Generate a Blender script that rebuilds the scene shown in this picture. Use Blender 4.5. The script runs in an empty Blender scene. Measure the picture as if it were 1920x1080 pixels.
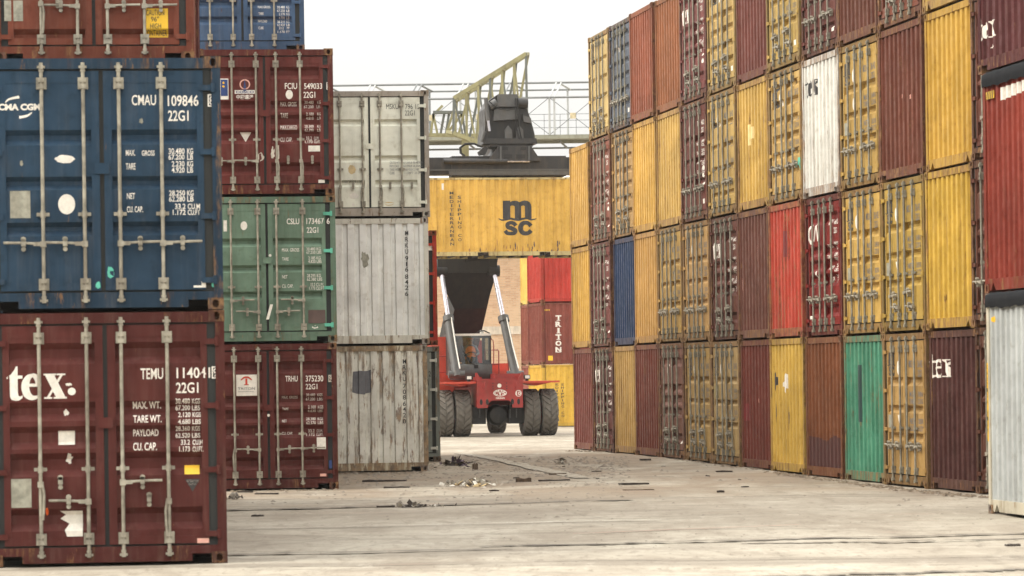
import bpy, bmesh, math, random
from mathutils import Vector, Matrix
random.seed(7)
R = math.radians
scene = bpy.context.scene
COL = scene.collection

# ------------------------------------------------------------------ camera
FPX, CX, HY, CAMZ, ROLL = 5800.0, 960.0, 706.0, 1.9, R(0.8)
cam_d = bpy.data.cameras.new('camera')
cam_d.sensor_width = 36.0
cam_d.lens = FPX / 1920.0 * 36.0
cam_d.shift_y = (HY - 540.0) / 1920.0
cam_d.clip_start, cam_d.clip_end = 0.5, 5000.0
cam_d.dof.use_dof = True
cam_d.dof.focus_distance = 74.0
cam_d.dof.aperture_fstop = 4.8
cam = bpy.data.objects.new('camera', cam_d)
cam.location = (0, 0, CAMZ)
cam.rotation_euler = (R(90), ROLL, 0)
COL.objects.link(cam)
scene.camera = cam

# ------------------------------------------------------------------ sky, sun, exposure
SUN_EL, SUN_AZ = R(44), R(-96)          # azimuth of the sun measured from +Y towards +X
world = bpy.data.worlds.new('World')
scene.world = world
world.use_nodes = True
wn, wl = world.node_tree.nodes, world.node_tree.links
wn.clear()
w_out = wn.new('ShaderNodeOutputWorld')
w_bg = wn.new('ShaderNodeBackground')
w_sky = wn.new('ShaderNodeTexSky')
w_sky.sky_type = 'NISHITA'
w_sky.sun_disc = False
w_sky.sun_elevation = SUN_EL
w_sky.sun_rotation = SUN_AZ
w_sky.air_density, w_sky.dust_density, w_sky.ozone_density = 1.0, 6.0, 1.0
w_mix = wn.new('ShaderNodeMix')
w_mix.data_type = 'RGBA'
w_mix.inputs[0].default_value = 0.93       # closed, bright overcast over the clear sky
w_mix.inputs[7].default_value = (12.2, 12.0, 11.5, 1)
wl.new(w_sky.outputs[0], w_mix.inputs[6])
# an overcast sky is brighter overhead than at the horizon
w_tc = wn.new('ShaderNodeTexCoord')
w_sep = wn.new('ShaderNodeSeparateXYZ')
wl.new(w_tc.outputs['Generated'], w_sep.inputs[0])
w_map = wn.new('ShaderNodeMapRange')
w_map.inputs[1].default_value, w_map.inputs[2].default_value = 0.0, 1.0
w_map.inputs[3].default_value, w_map.inputs[4].default_value = 0.48, 2.45
wl.new(w_sep.outputs[2], w_map.inputs[0])
w_mul = wn.new('ShaderNodeVectorMath')
w_mul.operation = 'SCALE'
wl.new(w_mix.outputs[2], w_mul.inputs[0])
wl.new(w_map.outputs[0], w_mul.inputs['Scale'])
wl.new(w_mul.outputs[0], w_bg.inputs['Color'])
w_bg.inputs['Strength'].default_value = 0.06
wl.new(w_bg.outputs[0], w_out.inputs[0])

sun_d = bpy.data.lights.new('sun', 'SUN')
sun_d.energy = 1.5
sun_d.angle = R(40)
sun_d.color = (1.0, 0.93, 0.82)
sun = bpy.data.objects.new('sun', sun_d)
to_sun = Vector((math.sin(SUN_AZ) * math.cos(SUN_EL), math.cos(SUN_AZ) * math.cos(SUN_EL), math.sin(SUN_EL)))
sun.rotation_euler = to_sun.to_track_quat('Z', 'Y').to_euler()
COL.objects.link(sun)

vs = scene.view_settings
vs.view_transform, vs.look = 'Standard', 'None'
vs.exposure, vs.gamma = 1.16, 1.0
vs.use_curve_mapping = False
scene.render.engine = 'CYCLES'
scene.cycles.use_denoising = True
scene.cycles.max_bounces = 6
scene.cycles.transparent_max_bounces = 8

# ------------------------------------------------------------------ picture <-> place
CA, SA = math.cos(ROLL), math.sin(ROLL)
def ray(px, py):
    du, dv = px - CX, HY - py
    return Vector(((du * CA + dv * SA) / FPX, 1.0, (-du * SA + dv * CA) / FPX))
CAM = Vector((0, 0, CAMZ))
def at(px, py, d):
    return CAM + ray(px, py) * d

GP = [(-60, .04), (31, .037), (41, .01), (53, -.042), (63, -.01), (70, .02), (80, 0), (105, -.12), (129, -.22), (160, -.3), (3000, -.3)]
def gz(y):
    for (a, za), (b, zb) in zip(GP, GP[1:]):
        if a <= y <= b:
            t = (y - a) / (b - a)
            t = t * t * (3 - 2 * t)
            return za + (zb - za) * t
    return GP[-1][1]
def on_ground(px, py):
    r = ray(px, py)
    d = 60.0
    for _ in range(40):
        d = max(5, (gz(d) - CAMZ) / r.z)
    return CAM + r * d

# ------------------------------------------------------------------ mesh helpers
class MB:
    def __init__(s):
        s.v, s.f = [], []
    def add(s, vs, fs):
        b = len(s.v)
        s.v += [tuple(p) for p in vs]
        s.f += [[b + i for i in f] for f in fs]
        return s
    def box(s, x0, x1, y0, y1, z0, z1):
        v = [(x0, y0, z0), (x1, y0, z0), (x1, y1, z0), (x0, y1, z0), (x0, y0, z1), (x1, y0, z1), (x1, y1, z1), (x0, y1, z1)]
        return s.add(v, [(0, 3, 2, 1), (4, 5, 6, 7), (0, 1, 5, 4), (1, 2, 6, 5), (2, 3, 7, 6), (3, 0, 4, 7)])
    def bar(s, p, q, w, h=None, up=(0, 0, 1)):
        p, q = Vector(p), Vector(q)
        h = h or w
        d = (q - p).normalized()
        u = Vector(up)
        if abs(d.dot(u)) > .98:
            u = Vector((0, 1, 0))
        a = d.cross(u).normalized()
        b = a.cross(d)
        v = []
        for c in (p, q):
            for i, j in ((-1, -1), (1, -1), (1, 1), (-1, 1)):
                v.append(c + a * w / 2 * i + b * h / 2 * j)
        return s.add(v, [(0, 1, 2, 3), (7, 6, 5, 4), (0, 4, 5, 1), (1, 5, 6, 2), (2, 6, 7, 3), (3, 7, 4, 0)])
    def cyl(s, p, q, r, n=12, r2=None):
        p, q = Vector(p), Vector(q)
        r2 = r if r2 is None else r2
        d = (q - p).normalized()
        u = Vector((0, 0, 1)) if abs(d.z) < .9 else Vector((0, 1, 0))
        a = d.cross(u).normalized()
        b = a.cross(d)
        v = []
        for c, rr in ((p, r), (q, r2)):
            for i in range(n):
                t = 2 * math.pi * i / n
                v.append(c + a * math.cos(t) * rr + b * math.sin(t) * rr)
        f = [(i, (i + 1) % n, n + (i + 1) % n, n + i) for i in range(n)]
        f += [tuple(range(n))[::-1], tuple(range(n, 2 * n))]
        return s.add(v, f)
    def tube(s, pts, r, n=8):
        pts = [Vector(p) for p in pts]
        v = []
        for i, p in enumerate(pts):
            d = (pts[min(i + 1, len(pts) - 1)] - pts[max(i - 1, 0)]).normalized()
            u = Vector((0, 1, 0)) if abs(d.y) < .9 else Vector((0, 0, 1))
            a = d.cross(u).normalized()
            b = a.cross(d)
            for k in range(n):
                t = 2 * math.pi * k / n
                v.append(p + a * math.cos(t) * r + b * math.sin(t) * r)
        f = []
        for i in range(len(pts) - 1):
            for k in range(n):
                f.append((i * n + k, i * n + (k + 1) % n, (i + 1) * n + (k + 1) % n, (i + 1) * n + k))
        f += [tuple(range(n))[::-1], tuple(range((len(pts) - 1) * n, len(pts) * n))]
        return s.add(v, f)
    def prism(s, poly, a0, a1, axis='y'):
        n = len(poly)
        def pt(p, a):
            return (p[0], a, p[1]) if axis == 'y' else ((a, p[0], p[1]) if axis == 'x' else (p[0], p[1], a))
        v = [pt(p, a0) for p in poly] + [pt(p, a1) for p in poly]
        f = [(i, (i + 1) % n, n + (i + 1) % n, n + i) for i in range(n)] + [tuple(range(n))[::-1], tuple(range(n, 2 * n))]
        return s.add(v, f)
    def lathe(s, prof, n=32, axis='x', c=(0, 0, 0)):
        v = []
        for a, r in prof:
            for k in range(n):
                t = 2 * math.pi * k / n
                if axis == 'x':
                    v.append((c[0] + a, c[1] + r * math.cos(t), c[2] + r * math.sin(t)))
                else:
                    v.append((c[0] + r * math.cos(t), c[1] + r * math.sin(t), c[2] + a))
        f = []
        for i in range(len(prof) - 1):
            for k in range(n):
                f.append((i * n + k, i * n + (k + 1) % n, (i + 1) * n + (k + 1) % n, (i + 1) * n + k))
        return s.add(v, f)
    def mesh(s, name, mat=None, smooth=None, tri=False):
        me = bpy.data.meshes.new(name)
        me.from_pydata(s.v, [], s.f)
        bm = bmesh.new()
        bm.from_mesh(me)
        bmesh.ops.recalc_face_normals(bm, faces=bm.faces)
        bm.to_mesh(me)
        bm.free()
        if smooth:
            me.polygons.foreach_set('use_smooth', [True] * len(me.polygons))
            me.set_sharp_from_angle(angle=R(smooth))
        if mat:
            me.materials.append(mat)
        return me

def link(name, me, parent=None, loc=(0, 0, 0), rotz=0.0, color=None, kind=None):
    o = bpy.data.objects.new(name, me)
    o.location = loc
    if rotz:
        o.rotation_euler = (0, 0, rotz)
    if parent:
        o.parent = parent
    if color:
        o.color = color
    if kind:
        o['kind'] = kind
    COL.objects.link(o)
    return o
def tag(o, label, cat, group=None):
    o['label'] = label
    o['category'] = cat
    if group:
        o['group'] = group
    return o
def thing(name, label, cat, loc, rotz=0.0, group=None):
    return tag(link(name, None, None, loc, rotz), label, cat, group)

# ------------------------------------------------------------------ materials
def new_mat(name):
    m = bpy.data.materials.new(name)
    m.use_nodes = True
    nt = m.node_tree
    return m, nt, nt.nodes['Principled BSDF']
def N(nt, t, **kw):
    n = nt.nodes.new(t)
    for k, v in kw.items():
        setattr(n, k, v)
    return n
def mixc(nt, fac, a, b, mode='MIX'):
    n = N(nt, 'ShaderNodeMix', data_type='RGBA', blend_type=mode)
    for sock, val in ((n.inputs[0], fac), (n.inputs[6], a), (n.inputs[7], b)):
        if hasattr(val, 'is_linked') or hasattr(val, 'links'):
            nt.links.new(val, sock)
        elif isinstance(val, (int, float)):
            sock.default_value = val
        else:
            sock.default_value = (*val, 1) if len(val) == 3 else val
    return n.outputs[2]
def math_n(nt, op, a, b=0.0, clamp=False):
    n = N(nt, 'ShaderNodeMath', operation=op, use_clamp=clamp)
    for i, val in enumerate((a, b)):
        if hasattr(val, 'links'):
            nt.links.new(val, n.inputs[i])
        else:
            n.inputs[i].default_value = val
    return n.outputs[0]
def ramp(nt, val, lo, hi, a=0.0, b=1.0):
    n = N(nt, 'ShaderNodeMapRange', interpolation_type='SMOOTHSTEP')
    for i, x in enumerate((val, lo, hi, a, b)):
        if hasattr(x, 'links'):
            nt.links.new(x, n.inputs[i])
        else:
            n.inputs[i].default_value = x
    return n.outputs[0]
def noise(nt, vec, scale, detail=3.0, rough=.55, dist=0.0):
    n = N(nt, 'ShaderNodeTexNoise')
    nt.links.new(vec, n.inputs['Vector'])
    n.inputs['Scale'].default_value = scale
    n.inputs['Detail'].default_value = detail
    n.inputs['Roughness'].default_value = rough
    n.inputs['Distortion'].default_value = dist
    return n.outputs['Fac']
def scaled(nt, vec, sc):
    n = N(nt, 'ShaderNodeVectorMath', operation='MULTIPLY')
    nt.links.new(vec, n.inputs[0])
    n.inputs[1].default_value = sc
    return n.outputs[0]
def bump(nt, bsdf, h, strength, dist):
    n = N(nt, 'ShaderNodeBump')
    n.inputs['Strength'].default_value = strength
    n.inputs['Distance'].default_value = dist
    nt.links.new(h, n.inputs['Height'])
    nt.links.new(n.outputs[0], bsdf.inputs['Normal'])

def paint_material(name, rough=.55, rusty=1.0):
    """painted steel; colour and amount of wear come from each object's own colour (alpha = wear)"""
    m, nt, b = new_mat(name)
    oi = N(nt, 'ShaderNodeObjectInfo')
    geo = N(nt, 'ShaderNodeNewGeometry')
    pos = geo.outputs['Position']
    col, wear = oi.outputs['Color'], oi.outputs['Alpha']
    n1 = noise(nt, pos, .9, 4, .6)
    n2 = noise(nt, pos, 7, 5, .65)
    st = noise(nt, scaled(nt, pos, (6.5, 6.5, .45)), 1.0, 5, .65, .3)
    st2 = noise(nt, scaled(nt, pos, (16, 16, 1.3)), 1.0, 4, .6)
    ch = noise(nt, scaled(nt, pos, (11, 11, 2.2)), 1.0, 8, .7)
    c = mixc(nt, 1.0, col, ramp(nt, n1, .25, .75, .8, 1.14), 'MULTIPLY')
    # chalky fading
    fade = mixc(nt, .2, c, (.62, .50, .38))
    c = mixc(nt, math_n(nt, 'MULTIPLY', ramp(nt, st2, .45, .75), math_n(nt, 'MULTIPLY', wear, .5)), c, fade)
    # grime running down
    c = mixc(nt, math_n(nt, 'MULTIPLY', ramp(nt, st, .48, .72), math_n(nt, 'ADD', math_n(nt, 'MULTIPLY', wear, .5), .12), True), c, mixc(nt, 1.0, c, (.42, .37, .30), 'MULTIPLY'))
    c = mixc(nt, math_n(nt, 'MULTIPLY', ramp(nt, n2, .5, .8), .55), c, mixc(nt, 1.0, c, (.55, .50, .42), 'MULTIPLY'))
    # rust
    lo = math_n(nt, 'SUBTRACT', .72, math_n(nt, 'MULTIPLY', wear, .17 * rusty))
    rust = ramp(nt, ch, lo, math_n(nt, 'ADD', lo, .05))
    lo2 = math_n(nt, 'SUBTRACT', .75, math_n(nt, 'MULTIPLY', wear, .17 * rusty))
    rust2 = math_n(nt, 'MULTIPLY', ramp(nt, math_n(nt, 'MULTIPLY', math_n(nt, 'ADD', st, ch), .5), math_n(nt, 'SUBTRACT', lo2, .09), lo2), .8)
    rc = mixc(nt, ramp(nt, n2, .35, .65), (.075, .032, .018), (.27, .15, .065))
    c = mixc(nt, math_n(nt, 'MULTIPLY', math_n(nt, 'MAXIMUM', rust, rust2), .75), c, rc)
    nt.links.new(c, b.inputs['Base Color'])
    nt.links.new(ramp(nt, n2, .3, .8, rough - .1, rough + .2), b.inputs['Roughness'])
    b.inputs['Specular IOR Level'].default_value = .14
    hsum = math_n(nt, 'ADD', math_n(nt, 'MULTIPLY', noise(nt, pos, 2.2, 2, .5), 1.0), math_n(nt, 'MULTIPLY', ch, .06))
    bump(nt, b, hsum, .8, .06)
    return m
PAINT = paint_material('container_paint')
RUSTYSTEEL = paint_material('worn_frame_paint', .65, 1.5)

def plain(name, col, rough=.6, metal=0.0, var=.18, scale=6.0, dirt=.0, spec=.4):
    m, nt, b = new_mat(name)
    geo = N(nt, 'ShaderNodeNewGeometry')
    n1 = noise(nt, geo.outputs['Position'], scale, 5, .6)
    c = mixc(nt, 1.0, col, ramp(nt, n1, .25, .75, 1 - var, 1 + var), 'MULTIPLY')
    if dirt:
        n2 = noise(nt, scaled(nt, geo.outputs['Position'], (5, 5, 1.2)), 1.0, 6, .7)
        c = mixc(nt, math_n(nt, 'MULTIPLY', ramp(nt, n2, .42, .7), dirt), c, (.10, .075, .05))
    nt.links.new(c, b.inputs['Base Color'])
    nt.links.new(ramp(nt, n1, .3, .7, max(.05, rough - .1), min(1, rough + .12)), b.inputs['Roughness'])
    b.inputs['Metallic'].default_value = metal
    b.inputs['Specular IOR Level'].default_value = spec
    return m
M = {}
M['galv'] = plain('galvanised_rod', (.31, .285, .225), .55, .2, .35, 9, .65)
M['galv2'] = plain('weathered_rod', (.25, .235, .185), .6, .2, .3, 9, .5)
M['rubber'] = plain('gasket_rubber', (.022, .024, .023), .75, 0, .3, 5, .15)
M['casting'] = plain('corner_casting_steel', (.10, .062, .045), .75, 0, .35, 9, .3)
M['floor'] = plain('container_underside', (.035, .03, .026), .8, 0, .3, 4)
M['white'] = plain('white_lettering', (.76, .71, .63), .6, 0, .14, 14, .18)
M['cream'] = plain('cream_lettering', (.60, .54, .45), .6, 0, .2, 14, .3)
M['black'] = plain('black_lettering', (.035, .033, .033), .55, 0, .3, 10, .1)
M['darkgrey'] = plain('dark_grey_patch', (.14, .14, .15), .6, 0, .2, 8)
M['yellowfilm'] = plain('yellow_label', (.80, .48, .03), .5, 0, .08, 8, .1)
M['greyplate'] = plain('data_plate', (.30, .29, .23), .5, .2, .3, 14, .3)
M['bluefilm'] = plain('blue_label', (.025, .05, .16), .5)
M['redfilm'] = plain('red_label', (.42, .05, .03), .5)
M['mint'] = plain('mint_paint', (.10, .45, .33), .5, 0, .15)
M['salmon'] = plain('salmon_label', (.65, .35, .28), .5)
M['orangefilm'] = plain('orange_tag', (.85, .14, .03), .5)
M['brownpatch'] = plain('brown_patch', (.10, .065, .055), .6)
M['rustpatch'] = plain('darkred_patch', (.16, .022, .02), .6)
M['tarp'] = plain('tarpaulin_cloth', (.011, .012, .014), .9, 0, .4, 12, 0, .15)
M['paper'] = plain('paper_label', (.68, .64, .56), .7, 0, .12, 18)

# ------------------------------------------------------------------ decals (flat print that follows the sheet metal)
class Surf:
    def __init__(s, kind, f, ub=(), vb=()):
        s.kind, s.f, s.ub, s.vb = kind, f, list(ub), list(vb)
FONTJOBS = []
def stroke(pts, widths, n=8):
    """smooth ribbon through 2D points -> list of quads"""
    P = [Vector(p) for p in pts]
    if isinstance(widths, (int, float)):
        widths = [widths] * len(P)
    S, Wd = [], []
    for i in range(len(P) - 1):
        p0, p1, p2, p3 = P[max(i - 1, 0)], P[i], P[i + 1], P[min(i + 2, len(P) - 1)]
        for k in range(n):
            t = k / n
            S.append(.5 * ((2 * p1) + (p2 - p0) * t + (2 * p0 - 5 * p1 + 4 * p2 - p3) * t * t + (3 * p1 - p0 - 3 * p2 + p3) * t ** 3))
            Wd.append(widths[i] * (1 - t) + widths[i + 1] * t)
    S.append(P[-1]); Wd.append(widths[-1])
    L = []
    for i, p in enumerate(S):
        d = (S[min(i + 1, len(S) - 1)] - S[max(i - 1, 0)]).normalized()
        nrm = Vector((-d.y, d.x)) * Wd[i] / 2
        L.append((p + nrm, p - nrm))
    return [[tuple(L[i][0]), tuple(L[i][1]), tuple(L[i + 1][1]), tuple(L[i + 1][0])] for i in range(len(L) - 1)]

def strip_piece(quads):
    v, f = [], []
    for i, q in enumerate(quads):
        if i == 0:
            v += [q[0], q[1]]
        v += [q[3], q[2]]
        b = 2 * i
        f.append((b, b + 1, b + 3, b + 2))
    return v, f

def build_decal(name, pieces, surf, mat, parent, off=.003):
    """pieces: list of (verts2d, faces) in surface coordinates"""
    bm = bmesh.new()
    lay = bm.verts.layers.float.new('off')
    for k, (v2, fs) in enumerate(pieces):
        bv = [bm.verts.new((p[0], p[1], 0)) for p in v2]
        for b in bv:
            b[lay] = off + .0005 * (k % 8)
        for f in fs:
            try:
                bm.faces.new([bv[i] for i in f])
            except ValueError:
                pass
    bmesh.ops.triangulate(bm, faces=bm.faces[:])
    us = [v.co.x for v in bm.verts]; vv = [v.co.y for v in bm.verts]
    if not us:
        bm.free(); return None
    for breaks, idx, lo, hi in ((surf.ub, 0, min(us), max(us)), (surf.vb, 1, min(vv), max(vv))):
        for x in breaks:
            if lo + 1e-5 < x < hi - 1e-5:
                co = (x, 0, 0) if idx == 0 else (0, x, 0)
                no = (1, 0, 0) if idx == 0 else (0, 1, 0)
                bmesh.ops.bisect_plane(bm, geom=bm.verts[:] + bm.edges[:] + bm.faces[:], plane_co=co, plane_no=no)
    for v in bm.verts:
        v.co = surf.f(v.co.x, v.co.y, max(v[lay], off))
    me = bpy.data.meshes.new(name)
    bm.to_mesh(me)
    bm.free()
    me.materials.append(M[mat] if isinstance(mat, str) else mat)
    return link(name, me, parent)

def text_decal(name, items, surf, mat, parent, off=.003, bold=.012, split=False):
    """items: list of (string, u0, u1, v0, v1): each string is fitted to its box"""
    for g in ([[i] for i in items] if split else [items]):
        FONTJOBS.append((name, g, surf, mat, parent, off, bold))

def flush_text():
    need = {}
    for _, items, _, _, _, _, bold in FONTJOBS:
        for it in items:
            need[(it[0], bold)] = None
    for i, key in enumerate(need):
        cu = bpy.data.curves.new('lettering_curve', 'FONT')
        cu.body = key[0]
        cu.resolution_u = 3
        cu.offset = key[1]
        cu.fill_mode = 'FRONT'
        o = bpy.data.objects.new('lettering_curve', cu)
        COL.objects.link(o)
        need[key] = o
    dg = bpy.context.evaluated_depsgraph_get()
    dg.update()
    geo = {}
    for key, o in need.items():
        ev = o.evaluated_get(dg)
        me = ev.to_mesh()
        v = [(p.co.x, p.co.y) for p in me.vertices]
        f = [tuple(p.vertices) for p in me.polygons]
        geo[key] = (v, f)
        ev.to_mesh_clear()
    for o in need.values():
        cu = o.data
        bpy.data.objects.remove(o)
        bpy.data.curves.remove(cu)
    for name, items, surf, mat, parent, off, bold in FONTJOBS:
        pieces = []
        for s, u0, u1, v0, v1 in items:
            v, f = geo[(s, bold)]
            if not v:
                continue
            x0, x1 = min(p[0] for p in v), max(p[0] for p in v)
            y0, y1 = min(p[1] for p in v), max(p[1] for p in v)
            pieces.append(([(u0 + (p[0] - x0) / max(x1 - x0, 1e-6) * (u1 - u0), v0 + (p[1] - y0) / max(y1 - y0, 1e-6) * (v1 - v0)) for p in v], f))
        if pieces:
            o = build_decal(name, pieces, surf, mat, parent, off)
            if len(pieces) > 3:
                o['kind'] = 'stuff'
    FONTJOBS.clear()

def rect(u0, u1, v0, v1):
    return ([(u0, v0), (u1, v0), (u1, v1), (u0, v1)], [(0, 1, 2, 3)])
def poly(pts):
    return (list(pts), [tuple(range(len(pts)))])
def oval(u, v, a, b, n=20):
    return poly([(u + a * math.cos(2 * math.pi * i / n), v + b * math.sin(2 * math.pi * i / n)) for i in range(n)])
def ring(u, v, a, b, w, n=24):
    pts = [(u + a * math.cos(2 * math.pi * i / n), v + b * math.sin(2 * math.pi * i / n)) for i in range(n)]
    inn = [(u + (a - w) * math.cos(2 * math.pi * i / n), v + (b - w) * math.sin(2 * math.pi * i / n)) for i in range(n)]
    return (pts + inn, [(i, (i + 1) % n, n + (i + 1) % n, n + i) for i in range(n)])
def frame_rect(u0, u1, v0, v1, w):
    o = [(u0, v0), (u1, v0), (u1, v1), (u0, v1)]
    i = [(u0 + w, v0 + w), (u1 - w, v0 + w), (u1 - w, v1 - w), (u0 + w, v1 - w)]
    return (o + i, [(k, (k + 1) % 4, 4 + (k + 1) % 4, 4 + k) for k in range(4)])
def ragged(u0, u1, v0, v1, amp=.18, n=18, seed=0):
    rr = random.Random(seed)
    cx, cz, a, b = (u0 + u1) / 2, (v0 + v1) / 2, (u1 - u0) / 2, (v1 - v0) / 2
    return poly([(cx + a * math.cos(t) * k, cz + b * math.sin(t) * k) for t, k in ((2 * math.pi * i / n, 1 - rr.random() * amp * 2) for i in range(n))])

def rescale(pieces, src, dst):
    sx0, sx1, sy0, sy1 = src
    u0, u1, v0, v1 = dst
    out = []
    for v, f in pieces:
        out.append(([(u0 + (p[0] - sx0) / (sx1 - sx0) * (u1 - u0), v0 + (p[1] - sy0) / (sy1 - sy0) * (v1 - v0)) for p in v], f))
    return out
def lower_tex():
    P = [poly([(205, 315), (225, 315), (225, 430), (285, 430), (285, 470), (225, 470), (225, 650), (233, 688), (255, 697), (288, 680), (280, 718), (240, 746), (190, 750), (145, 737), (125, 700), (122, 470), (85, 470), (85, 455), (140, 415), (180, 365)])]
    P.append(strip_piece(stroke([(488, 572), (482, 500), (445, 440), (405, 434), (360, 460), (325, 530), (322, 600), (345, 670), (400, 712), (460, 708), (522, 672)], [74, 74, 60, 44, 74, 98, 100, 96, 66, 40, 16], 5)))
    P.append(rect(360, 522, 536, 574))
    P.append(poly([(572, 428), (690, 428), (832, 715), (712, 715)]))
    P.append(poly([(768, 428), (802, 428), (625, 715), (590, 715)]))
    for a in ((555, 715, 412, 432), (722, 832, 412, 432), (560, 662, 708, 730), (680, 848, 708, 730)):
        P.append(rect(*a))
    return P
def lower_msc(full=True):
    P = [rect(978, 1062, 335, 540), rect(1113, 1185, 401, 540), rect(1225, 1300, 401, 540)]
    P.append(poly([(1062, 352), (1085, 340), (1115, 335), (1145, 341), (1165, 354), (1190, 341), (1220, 335), (1252, 338), (1280, 352), (1296, 380), (1300, 401),
                   (1225, 401), (1218, 394), (1205, 391), (1192, 394), (1185, 401), (1113, 401), (1105, 393), (1088, 390), (1071, 393), (1062, 401)]))
    P.append(strip_piece(stroke([(930, 535), (960, 553), (1010, 549), (1060, 538), (1100, 545), (1150, 553), (1200, 541), (1250, 536), (1300, 551), (1355, 540)], [8, 16, 20, 24, 24, 24, 24, 24, 18, 8], 4)))
    P.append(strip_piece(stroke([(1122, 618), (1100, 592), (1062, 584), (1030, 600), (1035, 632), (1075, 648), (1112, 668), (1108, 697), (1068, 706), (1025, 700), (1002, 672)], [44, 44, 40, 44, 48, 50, 48, 44, 40, 42, 42], 4)))
    P.append(strip_piece(stroke([(1292, 622), (1262, 592), (1215, 586), (1184, 610), (1174, 645), (1184, 682), (1218, 705), (1262, 700), (1294, 672)], [46, 46, 46, 54, 58, 54, 46, 46, 46], 4)))
    return P

# ------------------------------------------------------------------ shipping containers
W, LEN = 2.438, 6.058
HS, HC = 2.587, 2.892
GROOVES = {   # (top, bottom) heights of the horizontal channels of a door
    'A': [(1.845, 1.69), (1.37, 1.235), (.905, .765)],
    'C': [(2.00, 1.86), (1.26, 1.12), (.76, .62)],
    'B': [(2.27, 2.05), (1.67, 1.475), (1.42, 1.19), (1.147, .907), (.58, .355)],
    'D': [(1.98, 1.86), (1.52, 1.40), (1.06, .94), (.52, .40)],
    'H': [(2.55, 2.32), (1.95, 1.75), (1.55, 1.33), (1.15, .95), (.40, .17)],
    'F': [(2.33, 2.17), (2.0, 1.84), (1.67, 1.51), (1.34, 1.18), (1.01, .85), (.68, .52)],
}
DY, GD = .03, .058          # door sheet plane and channel depth
def door_prof(kind, H):
    pts = [(.28, DY)]
    for t, b in sorted(GROOVES[kind], key=lambda g: g[1]):
        s = min(.07, (t - b) * .36)
        pts += [(max(b, .29), DY), (b + s, DY + GD), (t - s * .9, DY + GD), (t, DY)]
    pts.append((H - .26, DY))
    return pts
def interp(pts, x):
    if x <= pts[0][0]:
        return pts[0][1]
    for (a, ya), (b, yb) in zip(pts, pts[1:]):
        if a <= x <= b:
            return ya + (yb - ya) * ((x - a) / (b - a) if b > a else 0)
    return pts[-1][1]
def corr_prof(u0, u1, pitch, outer, slope, yo, yi):
    """vertical corrugation: list of (u, depth)"""
    n = max(1, round((u1 - u0) / pitch))
    p = (u1 - u0) / n
    k = p / pitch
    pts = [(u0, yo)]
    for i in range(n):
        a = u0 + i * p
        pts += [(a + outer * k / 2, yo), (a + (outer / 2 + slope) * k, yi), (a + p - (outer / 2 + slope) * k, yi), (a + p - outer * k / 2, yo)]
    pts.append((u1, yo))
    return pts
END_P = {'n': corr_prof(-1.10, 1.10, .2445, .105, .035, .025, .082),
         'w': corr_prof(-1.10, 1.10, .2445, .125, .022, .02, .06),
         'h': corr_prof(-1.10, 1.10, .2, .085, .03, .025, .07)}
SIDE_P = corr_prof(.16, LEN - .16, .278, .10, .045, W / 2 - .012, W / 2 - .048)
CACHE = {}
def cached(key, fn):
    if key not in CACHE:
        CACHE[key] = fn()
    return CACHE[key]

def frame_mesh(H, sill):
    m = MB()
    xo, xi = W / 2 - .004, W / 2 - .098
    for sx in (-1, 1):
        for y0, y1 in ((.006, .13), (LEN - .13, LEN - .006)):
            m.box(min(sx * xo, sx * xi), max(sx * xo, sx * xi), y0, y1, .116, H - .116)
        a, b = sorted((sx * (xo - .004), sx * (W / 2 - .06)))
        m.box(a, b, .17, LEN - .17, H - .075, H - .012)
        # bottom rail with two forklift pockets
        c, e = LEN / 2 - 1.02, LEN / 2 + 1.02
        hw = .18
        for y0, y1 in ((.17, c - hw), (c + hw, e - hw), (e + hw, LEN - .17)):
            m.box(a, b, y0, y1, .03, .165)
        for q in (c, e):
            m.box(a, b, q - hw, q + hw, .142, .165)
    # front and rear headers
    for y0, y1 in ((.012, .10), (LEN - .10, LEN - .012)):
        m.box(-xi, xi, y0, y1, H - .122, H - .014)
    # front and rear sills with cut-outs beside the castings
    def sill_poly(kind):
        t = .185 if kind != 'rail' else .2
        e = xi
        if kind == 'tri':
            return [(-e, t), (-e, .1), (-1.03, .03), (-.99, .028), (-.90, .135), (-.80, .03), (.80, .03), (.90, .135), (.99, .028), (1.03, .03), (e, .1), (e, t)]
        return [(-e, t), (-e, .1), (-1.05, .1), (-.86, .1), (-.86, .026), (.86, .026), (.86, .1), (1.05, .1), (e, .1), (e, t)]
    m.prism(sill_poly(sill), .010, .085)
    m.prism(sill_poly('rect'), LEN - .085, LEN - .010)
    return m.mesh('container_frame', RUSTYSTEEL)

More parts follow.
